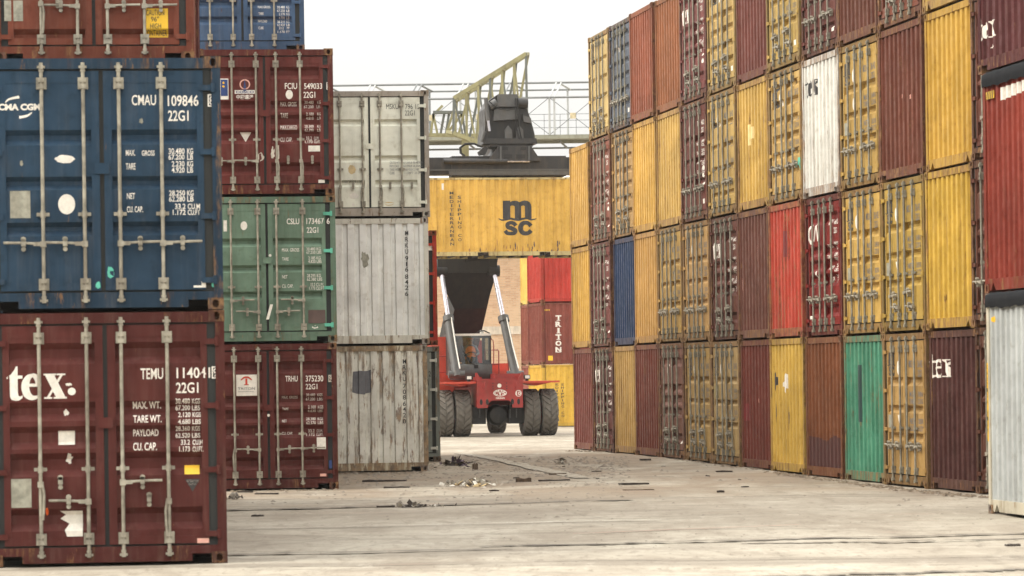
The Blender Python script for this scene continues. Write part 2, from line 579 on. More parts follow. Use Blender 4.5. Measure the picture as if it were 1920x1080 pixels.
def casting_mesh(H, top):
    m = MB()
    w, l, h = .162, .178, .118
    # front face (y=0) and outer face (x=w) carry oval holes; local origin = outer front corner at x=0 (outer) .. -w
    def holed(o, eu, ev, nrm, du, dv, a, b, depth):
        n = 16
        o, eu, ev, nrm = Vector(o), Vector(eu), Vector(ev), Vector(nrm)
        def sq(t):
            c, s = math.cos(t), math.sin(t)
            k = 1 / max(abs(c), abs(s))
            return c * k, s * k
        outer, inner, back = [], [], []
        for i in range(n):
            t = 2 * math.pi * i / n
            q = sq(t)
            outer.append(o + eu * du * (.5 + q[0] / 2) + ev * dv * (.5 + q[1] / 2))
            p = o + eu * (du / 2 + a * math.cos(t)) + ev * (dv / 2 + b * math.sin(t))
            inner.append(p)
            back.append(p - nrm * depth)
        f = []
        for i in range(n):
            j = (i + 1) % n
            f += [(i, j, n + j, n + i), (n + i, n + j, 2 * n + j, 2 * n + i)]
        f.append(tuple(range(2 * n, 3 * n)))
        m.add(outer + inner + back, f)
    holed((-w, 0, 0), (1, 0, 0), (0, 0, 1), (0, -1, 0), w, h, .034, .042, .09)
    holed((0, 0, 0), (0, 1, 0), (0, 0, 1), (1, 0, 0), l, h, .045, .036, .06)
    v = [(-w, 0, 0), (0, 0, 0), (0, l, 0), (-w, l, 0), (-w, 0, h), (0, 0, h), (0, l, h), (-w, l, h)]
    m.add(v, [(0, 3, 2, 1), (4, 5, 6, 7), (2, 3, 7, 6), (3, 0, 4, 7)])
    return m.mesh('corner_casting', RUSTYSTEEL)

def side_mesh(H, sgn):
    m = MB()
    n = len(SIDE_P)
    v = []
    for y, x in SIDE_P:
        v += [(sgn * x, y, .15), (sgn * x, y, H - .06)]
    m.add(v, [(2 * i, 2 * i + 2, 2 * i + 3, 2 * i + 1) for i in range(n - 1)])
    return m.mesh('side_panel', PAINT)
def end_mesh(H, kind, back=False):
    P = END_P[kind]
    m = MB()
    v = []
    for x, y in P:
        yy = LEN - y if back else y
        v += [(x, yy, .17), (x, yy, H - .118)]
    m.add(v, [(2 * i, 2 * i + 2, 2 * i + 3, 2 * i + 1) for i in range(len(P) - 1)])
    # flat strips to the posts
    for s in (-1, 1):
        a, b = sorted((s * 1.10, s * (W / 2 - .09)))
        y0, y1 = (LEN - .06, LEN - .024) if back else (.024, .06)
        m.box(a, b, y0, y1, .17, H - .118)
    return m.mesh('end_panel', PAINT)
def roof_mesh(H):
    m = MB()
    n = 26
    v = []
    for i in range(n + 1):
        y = .1 + (LEN - .2) * i / n
        z = H - .014 + (.012 if i % 2 else 0)
        v += [(-W / 2 + .06, y, z), (W / 2 - .06, y, z)]
    m.add(v, [(2 * i, 2 * i + 1, 2 * i + 3, 2 * i + 2) for i in range(n)])
    return m.mesh('roof_panel', PAINT)
def floor_mesh():
    m = MB()
    m.box(-W / 2 + .05, W / 2 - .05, .09, LEN - .09, .142, .168)
    for i in range(14):
        y = .35 + i * (LEN - .7) / 13
        m.box(-W / 2 + .07, W / 2 - .07, y - .025, y + .025, .045, .142)
    return m.mesh('underfloor', M['floor'])
def door_mesh(H, kind, sgn):
    m = MB()
    x0, x1 = .022, 1.036
    z0, z1 = .205, H - .142
    b0, b1 = .105, .968
    def bx(a, b, za, zb, y0=.022, y1=.085):
        p, q = sorted((sgn * a, sgn * b))
        m.box(p, q, y0, y1, za, zb)
    bx(x0, b0, z0, z1); bx(b1, x1, z0, z1)
    bx(b0, b1, z0, .285); bx(b0, b1, H - .265, z1, .026)
    P = door_prof(kind, H)
    v = []
    for z, y in P:
        v += [(sgn * b0, y, z), (sgn * b1, y, z)]
    m.add(v, [(2 * i, 2 * i + 1, 2 * i + 3, 2 * i + 2) for i in range(len(P) - 1)])
    return m.mesh('door', PAINT)
def gasket_mesh(H):
    m = MB()
    z0, z1 = .185, H - .12
    m.box(-.03, .03, .05, .08, z0, z1)
    for s in (-1, 1):
        a, b = sorted((s * 1.03, s * 1.125))
        m.box(a, b, .040, .075, z0, z1)
        a, b = sorted((s * .03, s * 1.05))
        m.box(a, b, .05, .08, z0, z0 + .03)
        m.box(a, b, .05, .08, z1 - .03, z1)
    return m.mesh('gasket', M['rubber'])
ROD_Y = -.012
def rod_mesh(H, rod_mat=None):
    m = MB()
    y = ROD_Y
    m.cyl((0, y, .10), (0, y, H - .06), .019, 10)
    for z, s in ((.27, -1), (H - .27, 1)):
        m.box(-.052, .052, -.004, .024, z - .060, z + .060)
        m.box(-.030, .030, -.036, -.004, z - .055, z - .012)
        m.box(-.030, .030, -.036, -.004, z + .012, z + .055)
        ze = z + s * .13
        m.cyl((0, y, ze - .012), (0, y, ze + .012), .026, 8)
        zk = z + s * .165
        m.box(-.04, .04, -.034, .012, zk - .012, zk + .012)
        m.box(-.02, .02, -.042, .012, zk - .024, zk + .024)
    for z in (H * .38,):
        m.box(-.065, .065, -.004, .024, z - .018, z + .018)
        m.cyl((0, y, z - .035), (0, y, z + .035), .026, 8)
    return m.mesh('lock_rod', M[rod_mat or 'galv'], 40)
def handle_mesh(sgn, hang=False):
    m = MB()
    y = -.03
    m.box(-.03, .03, -.045, .005, -.03, .03)
    if hang:
        m.tube([(sgn * .02, y, 0), (sgn * .035, y, -.1), (sgn * .03, y, -.25), (sgn * .02, y, -.36)], .014, 6)
    else:
        m.tube([(sgn * .03, y, 0), (sgn * .12, y - .004, .008), (sgn * .22, y, .014), (sgn * .40, y, .016)], .014, 6)
        m.box(min(sgn * .03, sgn * .1), max(sgn * .03, sgn * .1), -.045, -.01, -.018, .022)
    return m.mesh('door_handle', M['galv'], 40)
def catch_mesh():
    m = MB()
    m.box(-.022, .022, -.05, .03, -.02, .055)
    m.cyl((0, -.05, .05), (0, -.005, .05), .028, 8)
    m.cyl((0, -.03, -.05), (0, .02, -.05), .024, 8)
    m.box(-.014, .014, -.02, .025, -.06, 0)
    return m.mesh('handle_catch', M['galv'], 40)
def hinge_mesh(sgn):
    m = MB()
    a, b = sorted((sgn * -.075, sgn * .085))
    m.box(a, b, -.004, .03, -.028, .028)
    m.cyl((sgn * .062, .006, -.045), (sgn * .062, .006, .045), .022, 8)
    return m.mesh('hinge', PAINT, 40)
def keeper_mesh():
    m = MB()
    m.box(-.075, .075, .0, .02, -.055, .055)
    return m.mesh('door_keeper', PAINT)

ROD_X = (-.64, -.185, .175, .62)
class Container:
    pass
def container(loc, rotz, label, color, wear=.35, H=HS, front='A', sill='rect', group=None, endk='n', handles=None,
              hinge_color=None, rod_mat=None, rods=None, frame_color=None, cat='shipping container', cast_color=None):
    """front: a key of GROOVES for a door end, or 'end' for a corrugated blank end"""
    C = Container()
    root = thing('shipping_container', label, cat, loc, rotz, group)
    C.root, C.H, C.rot, C.loc = root, H, rotz, Vector(loc)
    C.mat = Matrix.Translation(C.loc) @ Matrix.Rotation(rotz, 4, 'Z')
    C.inv = C.mat.inverted()
    c4 = (*color, wear)
    fc = (*(frame_color or [x * .82 for x in color]), min(1, wear + .2))
    cc = cast_color or (color[0] * .4 + .03, color[1] * .4 + .018, color[2] * .4 + .012)
    link('frame', cached(('frame', H, sill), lambda: frame_mesh(H, sill)), root, color=fc)
    cm = cached(('casting',), lambda: casting_mesh(H, False))
    for top in (0, 1):
        z = .0 if not top else H - .118
        for sx in (-1, 1):
            for back in (0, 1):
                o = link('corner_casting', cm, root, (sx * W / 2, LEN if back else 0, z), color=(*cc, .9))
                o.scale = (sx, -1 if back else 1, 1)
    for s in (-1, 1):
        link('side_panel', cached(('side', H, s), lambda: side_mesh(H, s)), root, color=c4)
    link('roof_panel', cached(('roof', H), lambda: roof_mesh(H)), root, color=c4)
    link('underfloor', cached(('floor',), floor_mesh), root)
    link('end_panel', cached(('end', H, 'n', 1), lambda: end_mesh(H, 'n', True)), root, color=c4)
    if front == 'end':
        C.panel = link('end_panel', cached(('end', H, endk, 0), lambda: end_mesh(H, endk)), root, color=c4)
        P = END_P[endk]
        C.surf = Surf('end', lambda u, v, o: Vector((u, interp(P, u) - o, v)), [p[0] for p in P])
        C.doors = (C.panel, C.panel)
    else:
        C.doors = []
        link('gasket', cached(('gasket', H), lambda: gasket_mesh(H)), root)
        hs = handles or [(0, .68, -1), (1, .68, -1), (2, .68, 1), (3, .68, 1)]
        for s in (-1, 1):
            d = link('door', cached(('door', H, front, s), lambda: door_mesh(H, front, s)), root, color=c4)
            C.doors.append(d)
            for z in (.30, .30 + (H - .62) / 3, .30 + 2 * (H - .62) / 3, H - .32):
                link('hinge', cached(('hinge', s), lambda: hinge_mesh(s)), d, (s * 1.075, 0, z), color=(*(hinge_color or color), wear))
            for i, x in enumerate(rods or ROD_X):
                if (x > 0) != (s > 0):
                    continue
                xx = x + (0 if rods else random.uniform(-.012, .012))
                link('lock_rod', cached(('rod', H, rod_mat), lambda: rod_mesh(H, rod_mat)), d, (xx, 0, 0))
                for k, hz, hsgn in hs:
                    if k == i:
                        hang = abs(hsgn) == 2
                        g = hsgn // abs(hsgn)
                        link('door_handle', cached(('handle', g, hang), lambda: handle_mesh(g, hang)), d, (xx, 0, hz))
                        link('handle_catch', cached(('catch',), catch_mesh), d, (xx + g * .2, 0, hz if not hang else hz + .02))
        link('door_keeper', cached(('keeper',), keeper_mesh), C.doors[1], (.0, 0, H * .56), color=(*color, wear))
        P = door_prof(front, H)
        def f(u, v, o):
            a = abs(u)
            if a < .105 or a > .968 or v < .28 or v > H - .26:
                return Vector((u, .022 - o, v))
            return Vector((u, interp(P, v) - o, v))
        C.surf = Surf('door', f, [], [p[0] for p in P])
    C.flat = Surf('flat', lambda u, v, o: Vector((u, .004 - o, v)))
    C.side = Surf('side', lambda u, v, o: Vector((interp(SIDE_P, u) + o, u, v)), [p[0] for p in SIDE_P])
    return C
def uv(C, px, py, plane='front'):
    """picture point -> point on the container's front end (x, z) or long side (y, z)"""
    o = C.inv @ CAM
    d = (C.inv.to_3x3() @ ray(px, py))
    if plane == 'front':
        t = (.03 - o.y) / d.y
        p = o + d * t
        return p.x, p.z
    t = (W / 2 - .02 - o.x) / d.x
    p = o + d * t
    return p.y, p.z
def pbox(C, x0, x1, y0, y1, plane='front'):
    """picture box (left, right, top, bottom) -> surface box (u0, u1, v0, v1)"""
    a = uv(C, x0, (y0 + y1) / 2, plane)[0]
    b = uv(C, x1, (y0 + y1) / 2, plane)[0]
    lo = uv(C, (x0 + x1) / 2, y1, plane)[1]
    hi = uv(C, (x0 + x1) / 2, y0, plane)[1]
    return a, b, lo, hi
def side_of(C, u):
    return C.doors[1] if u > 0 else C.doors[0]
def ptext(C, name, items, mat, plane='front', bold=.012):
    surf = C.surf if plane == 'front' else C.side
    it = [(s, *pbox(C, *b, plane)) for s, *b in items]
    par = side_of(C, it[0][1]) if plane == 'front' else C.side_obj
    text_decal(name, it, surf, mat, par, bold=bold, split=True)
def pshape(C, name, fn, box, mat, plane='front', surf=None):
    b = pbox(C, *box, plane)
    par = side_of(C, (b[0] + b[1]) / 2) if plane == 'front' else C.side_obj
    s = surf or (C.surf if plane == 'front' else C.side)
    p = fn(*b)
    build_decal(name, p if isinstance(p, list) else [p], s, mat, par)
def oval_fn(u0, u1, v0, v1):
    return oval((u0 + u1) / 2, (v0 + v1) / 2, (u1 - u0) / 2, (v1 - v0) / 2)
def rag_fn(seed, amp=.18):
    return lambda a, b, c, d: ragged(a, b, c, d, amp, 18, seed)
def tri_fn(u0, u1, v0, v1):
    return poly([(u0, v1), ((u0 + u1) / 2, v0), (u1, v1)])
def tex_fn(u0, u1, v0, v1):
    return rescale(lower_tex(), (85, 848, 750, 315), (u0, u1, v0, v1))
def msc_fn(u0, u1, v0, v1):
    return rescale(lower_msc(), (930, 1355, 728, 335), (u0, u1, v0, v1))
def digit_box(C, digit, box, mat='white'):
    pshape(C, 'digit_frame', lambda a, b, c, d: frame_rect(a, b, c, d, .012), box, mat)
    x0, x1, y0, y1 = box
    ptext(C, 'check_digit', [(digit, x0 + (x1 - x0) * .25, x1 - (x1 - x0) * .22, y0 + (y1 - y0) * .16, y1 - (y1 - y0) * .14)], mat)

BROWN = (.085, .021, .017)
BROWN2 = (.125, .033, .021)
REDBR = (.26, .062, .042)
YEL = (.46, .275, .062)
YEL2 = (.40, .255, .075)
BLUE = (.021, .046, .078)
GREEN = (.125, .19, .135)
GREY = (.45, .44, .385)

# ------------------------------------------------------------------ ground
def ground():
    m, nt, b = new_mat('dusty_concrete')
    geo = N(nt, 'ShaderNodeNewGeometry')
    pos = geo.outputs['Position']
    big = noise(nt, scaled(nt, pos, (.10, .05, 1)), 1, 4, .6)
    mid = noise(nt, scaled(nt, pos, (.5, .22, 1)), 1, 6, .65, .5)
    fine = noise(nt, pos, 5, 6, .7)
    trk = noise(nt, scaled(nt, pos, (.045, .8, 1)), 1, 5, .65, .2)
    trk2 = noise(nt, scaled(nt, pos, (.12, 1.5, 1)), 1, 5, .7, .3)
    c = mixc(nt, ramp(nt, big, .3, .7), (.285, .252, .20), (.37, .337, .272))
    c = mixc(nt, math_n(nt, 'MULTIPLY', ramp(nt, mid, .42, .66), .7), c, (.205, .172, .132))
    c = mixc(nt, math_n(nt, 'MULTIPLY', ramp(nt, mid, .48, .25), .5), c, (.42, .385, .32))
    c = mixc(nt, math_n(nt, 'MULTIPLY', ramp(nt, trk, .50, .66), .62), c, (.17, .145, .115))
    c = mixc(nt, math_n(nt, 'MULTIPLY', ramp(nt, trk2, .56, .68), .6), c, (.15, .125, .098))
    c = mixc(nt, math_n(nt, 'MULTIPLY', ramp(nt, trk2, .42, .28), .45), c, (.45, .415, .345))
    c = mixc(nt, math_n(nt, 'MULTIPLY', ramp(nt, fine, .48, .7), .5), c, (.19, .16, .125))
    fin2 = noise(nt, scaled(nt, pos, (2.6, .75, 1)), 1, 7, .78, .4)
    c = mixc(nt, math_n(nt, 'MULTIPLY', ramp(nt, fin2, .52, .64), .6), c, (.185, .155, .12))
    c = mixc(nt, math_n(nt, 'MULTIPLY', ramp(nt, fin2, .46, .30), .5), c, (.44, .405, .335))
    spk = noise(nt, scaled(nt, pos, (9, 2.2, 1)), 1, 5, .75)
    c = mixc(nt, math_n(nt, 'MULTIPLY', ramp(nt, spk, .57, .66), .6), c, (.13, .105, .08))
    # warm earth dragged over the slab in the middle distance
    earth = noise(nt, scaled(nt, pos, (.35, .16, 1)), 1, 7, .7, .8)
    sep = N(nt, 'ShaderNodeSeparateXYZ')
    nt.links.new(pos, sep.inputs[0])
    band = math_n(nt, 'MULTIPLY', ramp(nt, sep.outputs[1], 40, 56), ramp(nt, sep.outputs[1], 86, 72))
    c = mixc(nt, math_n(nt, 'MULTIPLY', math_n(nt, 'MULTIPLY', ramp(nt, earth, .38, .60), band), .8), c, (.20, .15, .105))
    # cracks
    vor = N(nt, 'ShaderNodeTexVoronoi', feature='DISTANCE_TO_EDGE')
    wob = N(nt, 'ShaderNodeVectorMath', operation='ADD')
    nt.links.new(scaled(nt, pos, (.16, .13, 0)), wob.inputs[0])
    ncol = N(nt, 'ShaderNodeTexNoise')
    nt.links.new(pos, ncol.inputs['Vector'])
    ncol.inputs['Scale'].default_value = .8
    ncol.inputs['Detail'].default_value = 5
    nt.links.new(scaled(nt, ncol.outputs['Color'], (.16, .16, 0)), wob.inputs[1])
    nt.links.new(wob.outputs[0], vor.inputs['Vector'])
    vor.inputs['Scale'].default_value = 1.0
    crack = ramp(nt, vor.outputs['Distance'], .012, .002)
    c = mixc(nt, math_n(nt, 'MULTIPLY', crack, .16), c, (.12, .10, .075))
    nt.links.new(c, b.inputs['Base Color'])
    b.inputs['Roughness'].default_value = .9
    b.inputs['Specular IOR Level'].default_value = .2
    h = math_n(nt, 'ADD', math_n(nt, 'MULTIPLY', mid, .6), math_n(nt, 'MULTIPLY', fine, .3))
    pat = noise(nt, scaled(nt, pos, (.22, .35, 1)), 1, 3, .5, 1.2)
    c2 = mixc(nt, math_n(nt, 'MULTIPLY', ramp(nt, pat, .54, .60), .30), c, (.22, .19, .15))
    red = noise(nt, scaled(nt, pos, (.3, 1.6, 1)), 1, 4, .6)
    c2 = mixc(nt, math_n(nt, 'MULTIPLY', ramp(nt, red, .62, .74), .35), c2, (.30, .19, .14))
    oil = noise(nt, scaled(nt, pos, (.9, .45, 1)), 1, 5, .7, .6)
    c2 = mixc(nt, math_n(nt, 'MULTIPLY', ramp(nt, oil, .64, .74), .6), c2, (.10, .085, .065))
    nt.links.new(c2, b.inputs['Base Color'])
    bump(nt, b, math_n(nt, 'SUBTRACT', h, math_n(nt, 'MULTIPLY', crack, .5)), .5, .05)
    ys = [-60, -20, 0, 10] + [20 + i * .75 for i in range(0, 150)] + [135, 140, 150, 160, 200, 300, 600, 1200, 2600]
    xs = [-2000, -300, -60, -20, -10] + [-8 + i * 1.0 for i in range(25)] + [20, 60, 300, 2000]
    mb = MB()
    rr = random.Random(3)
    for y in ys:
        for x in xs:
            j = rr.uniform(-.012, .012) if (-9 < x < 18 and 20 < y < 130) else 0
            mb.v.append((x, y, gz(y) + j - .006))
    nx = len(xs)
    for i in range(len(ys) - 1):
        for k in range(nx - 1):
            mb.f.append([i * nx + k, i * nx + k + 1, (i + 1) * nx + k + 1, (i + 1) * nx + k])
    return link('ground', mb.mesh('ground', m, 60), kind='structure')
ground()

# worn painted lines on the slab
def painted_line(pa, pb, w, mat):
    a, b = on_ground(*pa), on_ground(*pb)
    d = (b - a); d.z = 0
    n = Vector((-d.y, d.x, 0)).normalized() * w / 2
    mb = MB()
    k = 24
    for i in range(k + 1):
        p = a.lerp(b, i / k)
        ww = random.uniform(.7, 1.1)
        for s in (-1, 1):
            q = p + n * s * ww
            mb.v.append((q.x, q.y, gz(q.y) + .012))
    mb.f = [[2 * i, 2 * i + 1, 2 * i + 3, 2 * i + 2] for i in range(k)]
    link('road_markings', mb.mesh('road_markings', mat), kind='structure')
M['joint'] = plain('slab_joint', (.135, .115, .09), .9, 0, .4, 3)
def joint(pa, pb, w):
    a, b = on_ground(*pa), on_ground(*pb)
    d = (b - a); d.z = 0
    n = Vector((-d.y, d.x, 0)).normalized() * w / 2
    mb = MB()
    k = 60
    rj = random.Random(int(pa[0] + pb[1]))
    for i in range(k + 1):
        p = a.lerp(b, i / k)
        ww = rj.uniform(.25, 1.3)
        sh = .5 * math.sin(i * .4) + rj.uniform(-.3, .3)
        for s in (-1, 1):
            q = p + n * (s * ww + sh)
            mb.v.append((q.x, q.y, gz(q.y) + .009))
    mb.f = [[2 * i, 2 * i + 1, 2 * i + 3, 2 * i + 2] for i in range(k)]
    link('slab_joint', mb.mesh('slab_joint', M['joint']), kind='structure')
for pa, pb, w in (((-60, 1050), (960, 1030), .18), ((900, 1026), (2000, 999), .26), ((1390, 1021), (2000, 1010), .20), ((1000, 1052), (2000, 1042), .05),
                  ((1420, 1083), (2000, 1067), .22), ((420, 957), (1180, 938), .3), ((420, 1064), (900, 1056), .04)):
    joint(pa, pb, w)
M['oldpaint'] = plain('worn_road_paint', (.50, .465, .39), .85, 0, .25, 3, .6)
M['faintpaint'] = plain('faint_road_paint', (.335, .30, .24), .9, 0, .22, 3, .8)
M['oldred'] = plain('worn_red_paint', (.36, .20, .15), .85, 0, .3, 3, .5)
painted_line((862, 850), (1092, 897), .42, M['faintpaint'])
painted_line((440, 993), (1240, 975), .07, M['oldpaint'])
painted_line((1075, 1002), (1500, 985), .05, M['oldred'])

# ------------------------------------------------------------------ the stacks beside the lane (door ends square to the camera)
YAW = R(5.5)
EX = Vector((math.cos(YAW), math.sin(YAW), 0))
LANE = 'containers stacked beside the lane'
def lane_spot(px, py, d, z):
    p = at(px, py, d)
    o = p - EX * W / 2
    return (o.x, o.y, z)
HANG = lambda zs: [(i, z, g) for i, (z, g) in enumerate(zs)]

# --- front stack
d0 = 31.65
g0 = gz(d0)
C1 = container(lane_spot(424, 830, d0, g0), YAW, 'maroon container at ground level with big white logo and torn paper labels on its doors', BROWN, .3, HS, 'B', group=LANE, rods=(-.665, -.185, .165, .63),
               handles=[(0, .83, 2), (1, .65, -1), (2, .84, 1), (3, .64, -2)])
C2 = container(lane_spot(416.5, 340, d0, g0 + 2.595), YAW + R(.15), 'dark blue container with cream locking rods, standing on the big maroon one', BLUE, .3, HS, 'A', group=LANE, rods=(-.60, -.18, .18, .61))
ptext(C2, 'logo_lettering', [('CMA CGM', -3, 76, 194.5, 207)], 'white', bold=.05)
pshape(C2, 'logo_arc', lambda a, b, c, d: strip_piece(stroke([(a, c), (a + (b - a) * .3, c + (d - c) * .62), (b, d)], [.01, .02, .028], 6)), (10, 36, 182, 192), 'white')
pshape(C2, 'logo_arc', lambda a, b, c, d: strip_piece(stroke([(a, c), (a + (b - a) * .6, c + (d - c) * .3), (b, d)], [.028, .022, .01], 6)), (36, 60, 211, 220), 'white')
ptext(C2, 'serial_lettering', [('CMAU', 247, 292.5, 178, 197.5), ('109846', 314.5, 372, 178.5, 199), ('22G1', 315, 353.5, 207, 227)], 'white')
digit_box(C2, '8', (389.5, 402.5, 177, 200))
ptext(C2, 'weight_lettering', [('MAX.', 236, 253.5, 281, 292), ('GROSS', 266, 290, 282, 292), ('30.480', 316, 346, 278, 289), ('KG', 351, 362, 278, 289), ('67.200', 316, 346, 289.6, 299.5), ('LB', 351, 362, 289.6, 299.5),
      ('TARE', 236, 254, 306, 318), ('2.230', 322, 346, 302, 312.5), ('KG', 351, 362, 302, 312.5), ('4.920', 322, 346, 313.5, 324), ('LB', 351, 362, 313.5, 324),
      ('NET', 238, 253, 362, 373), ('28.250', 317, 347, 357, 367), ('KG', 351, 363, 357, 367), ('62.280', 317, 347, 368, 378), ('LB', 351, 363, 368, 378),
      ('CU. CAP.', 238, 268, 387, 398), ('33.2', 328, 348, 382, 392), ('CU.M', 352, 375, 382, 392), ('1.172', 324, 348, 393, 403), ('CU.FT', 352, 375, 393, 403)], 'white')
pshape(C2, 'torn_label', rag_fn(3, .1), (101, 142, 290, 307), 'white')
pshape(C2, 'data_plate', rect, (19, 57, 358, 409), 'greyplate')
pshape(C2, 'oval_label', oval_fn, (109, 141, 364, 402), 'paper')
pshape(C2, 'paint_stain', rag_fn(5, .12), (200, 215, 498, 523), 'mint')
pshape(C2, 'paint_stain', rag_fn(6, .2), (178, 190, 527, 543), 'mint')
pshape(C2, 'paint_stain', rag_fn(7, .15), (396, 411, 528, 540), 'mint')
pshape(C2, 'maker_label', rect, (363, 386, 528, 539), 'paper')
pshape(C2, 'scuff', rag_fn(8, .3), (36, 44, 300, 312), 'greyplate')
pshape(C2, 'scuff', rag_fn(9, .3), (260, 269, 221, 233), 'greyplate')

pshape(C1, 'company_logo', tex_fn, (12.6, 125, 686.7, 751), 'white')
pshape(C1, 'logo_dot', oval_fn, (127, 142, 727, 741), 'white')
pshape(C1, 'paint_stain', rag_fn(11, .25), (100, 108, 722, 740), 'mint')
ptext(C1, 'serial_lettering', [('TEMU', 263.5, 306, 690.5, 711), ('114041', 331, 394, 689, 709), ('22G1', 330, 372, 717, 737)], 'white')
digit_box(C1, '9', (397, 410, 687, 709.6))
ptext(C1, 'weight_lettering', [('MAX. WT.', 249, 301.5, 753, 766.5), ('30.480', 329, 356, 747, 757), ('KGS', 360, 375, 747, 757), ('67.200', 329, 356, 759.6, 769.6), ('LBS', 360, 375, 759.6, 769.6),
      ('TARE WT.', 249.6, 303, 778.5, 792.4), ('2.120', 334, 357, 773, 782), ('KGS', 361, 376.5, 773, 782), ('4.680', 334, 357, 786, 795), ('LBS', 361, 376.5, 786, 795),
      ('PAYLOAD', 249.6, 297, 805, 818), ('28.360', 329, 356, 799, 808), ('KGS', 360, 375, 799, 808), ('62.520', 329, 356, 812, 821), ('LBS', 360, 375.5, 812, 821),
      ('CU. CAP.', 249.6, 294, 830, 844.6), ('33.2', 339, 356, 824.4, 834), ('CU.M', 361, 379.6, 824.4, 834), ('1.173', 336, 356, 837, 847), ('CU.FT.', 361, 381, 837, 847)], 'white')
pshape(C1, 'paper_label', rect, (109, 140, 808, 834), 'paper')
pshape(C1, 'data_plate', rect, (21, 59, 898, 952), 'greyplate')
pshape(C1, 'torn_label', lambda a, b, c, d: poly([(b, d), (a, d), (a + (b - a) * .25, d - (d - c) * .15), (a, d - (d - c) * .3), (a + (b - a) * .4, d - (d - c) * .5), (a + (b - a) * .2, d - (d - c) * .75), (a + (b - a) * .3, c), (b, c)]), (113, 155, 958, 1006), 'paper')
pshape(C1, 'torn_label', rag_fn(14, .25), (117, 130, 766, 781), 'paper')
pshape(C1, 'torn_label', rag_fn(15, .3), (121, 138, 849, 872), 'paper')
pshape(C1, 'torn_label', rag_fn(16, .3), (122, 137, 717, 725), 'paper')
pshape(C1, 'yellow_label', rect, (346, 374, 872.5, 889), 'yellowfilm')
pshape(C1, 'warning_triangle', tri_fn, (347, 375, 898, 922), 'black')
ptext(C1, 'warning_lettering', [('ATTENTION', 350, 372, 899.5, 904), ('CAUTION', 354, 368, 906, 909.5)], 'cream', bold=0)
pshape(C1, 'maker_label', rect, (370, 392, 1009, 1018), 'salmon')
pshape(C1, 'hanging_tag', rag_fn(17, .1), (85, 91.5, 951, 968), 'orangefilm')

# --- stack right behind the front one: high-cube container on two others
d1 = 37.85
g1 = gz(d1)
Cq = container(lane_spot(358, 800, d1, g1), YAW, 'maroon high container at ground, hidden behind the big maroon one with the logo', BROWN, .4, HC, 'H', group=LANE)
Cq = container(lane_spot(361, 400, d1, g1 + 2.9), YAW, 'rust red high container hidden behind the dark blue one', BROWN2, .4, HC, 'H', group=LANE)
C3 = container(lane_spot(364, 50, d1, g1 + 5.8), YAW, 'rust brown high container with yellow caution sign above the dark blue one', (.15, .042, .024), .35, HC, 'H', group=LANE,
               handles=[(0, .70, 2), (1, .67, -1), (2, .67, 1), (3, .67, 1)])
pshape(C3, 'caution_sign', rect, (268.7, 315, 16, 69.4), 'yellowfilm')
it = [(s, *pbox(C3, *b)) for s, *b in [('CAUTION', 274, 308, 18, 29), ('96"', 283, 298, 31, 40.6), ('HIGH', 281.7, 302, 44, 53.7), ('CONTAINER', 270.5, 313, 56, 66.7)]]
text_decal('caution_lettering', it, C3.surf, 'black', C3.doors[1], off=.007, bold=0)
pshape(C3, 'data_plate', rect, (8, 43, 1, 39.6), 'greyplate')
pshape(C3, 'maker_label', rect, (303.5, 322.5, 88, 97.5), 'paper')
d1b = 44.2
for k in range(3):
    container(lane_spot(373, 700 - 300 * k, d1b, gz(d1b) + 2.9 * k), YAW, ['brown high container at ground, hidden behind the front stack', 'brown high container hidden behind the front stack, second level', 'dark brown high container showing only an edge behind the caution sign'][k], BROWN, .5, HC, 'H', group=LANE)

# --- second stack
d2 = 54.7
g2 = gz(d2)
S1 = container(lane_spot(633.5, 800, d2, g2), YAW, 'maroon container at ground level with square white sign, under the pale green one', BROWN, .3, HS, 'B', group=LANE, rods=(-.595, -.168, .162, .59),
               handles=[(0, .70, -2), (1, .71, -1), (2, .71, 1), (3, .72, 1)])
S2 = container(lane_spot(630.5, 500, d2, g2 + 2.6), YAW, 'pale green container with mint green hinges between two maroon ones', GREEN, .3, HS, 'A', group=LANE, rods=(-.63, -.158, .172, .635),
               handles=[(0, .74, 1), (1, .54, -1), (2, .54, 1), (3, .74, -1)], hinge_color=(.12, .42, .30))
S3 = container(lane_spot(626, 230, d2, g2 + 5.2), YAW, 'maroon container with blue emblem and white triangle, on the pale green one', (.11, .025, .020), .3, HS, 'B', group=LANE, rods=(-.57, -.144, .205, .63),
               handles=[(0, .60, -1), (1, .60, -1), (2, .60, 2), (3, .60, 2)])
ptext(S3, 'serial_lettering', [('FCIU', 534, 557, 155.5, 167), ('549033', 570, 604, 156, 167), ('22G1', 569, 591, 172, 183.6)], 'white')
digit_box(S3, '8', (612, 619, 154.5, 168))
ptext(S3, 'weight_lettering', [('MAX. GROSS', 525.6, 556, 191, 199), ('30.480', 571, 588, 189, 194.5), ('KG', 595, 601, 189, 194.5), ('67.200', 570, 588, 197, 202.5), ('LB', 594, 600, 197, 202.5),
      ('TARE', 526, 540, 212, 221), ('2.180', 574, 588, 211, 216.7), ('KG', 595, 601, 211, 216.7), ('4.810', 574, 588, 218.6, 224), ('LB', 595, 601, 218.6, 224),
      ('MAX.CARGO', 526, 557, 234.5, 243), ('28.300', 571, 588, 234, 239.3), ('KG', 595, 601, 234, 239.3), ('62.390', 571.5, 588, 241, 246.3), ('LB', 595, 601, 241, 246.3),
      ('CU. CAP.', 526, 548, 257.4, 265.6), ('33.2', 574, 585, 255.6, 261.6), ('CU.M.', 589, 598, 255.6, 261.6), ('1.170', 572, 586, 262.8, 268.5), ('CU.FT.', 589, 601, 262.8, 268.5)], 'white', bold=0)
pshape(S3, 'oval_label', oval_fn, (535.6, 549, 168.5, 186), 'paper')
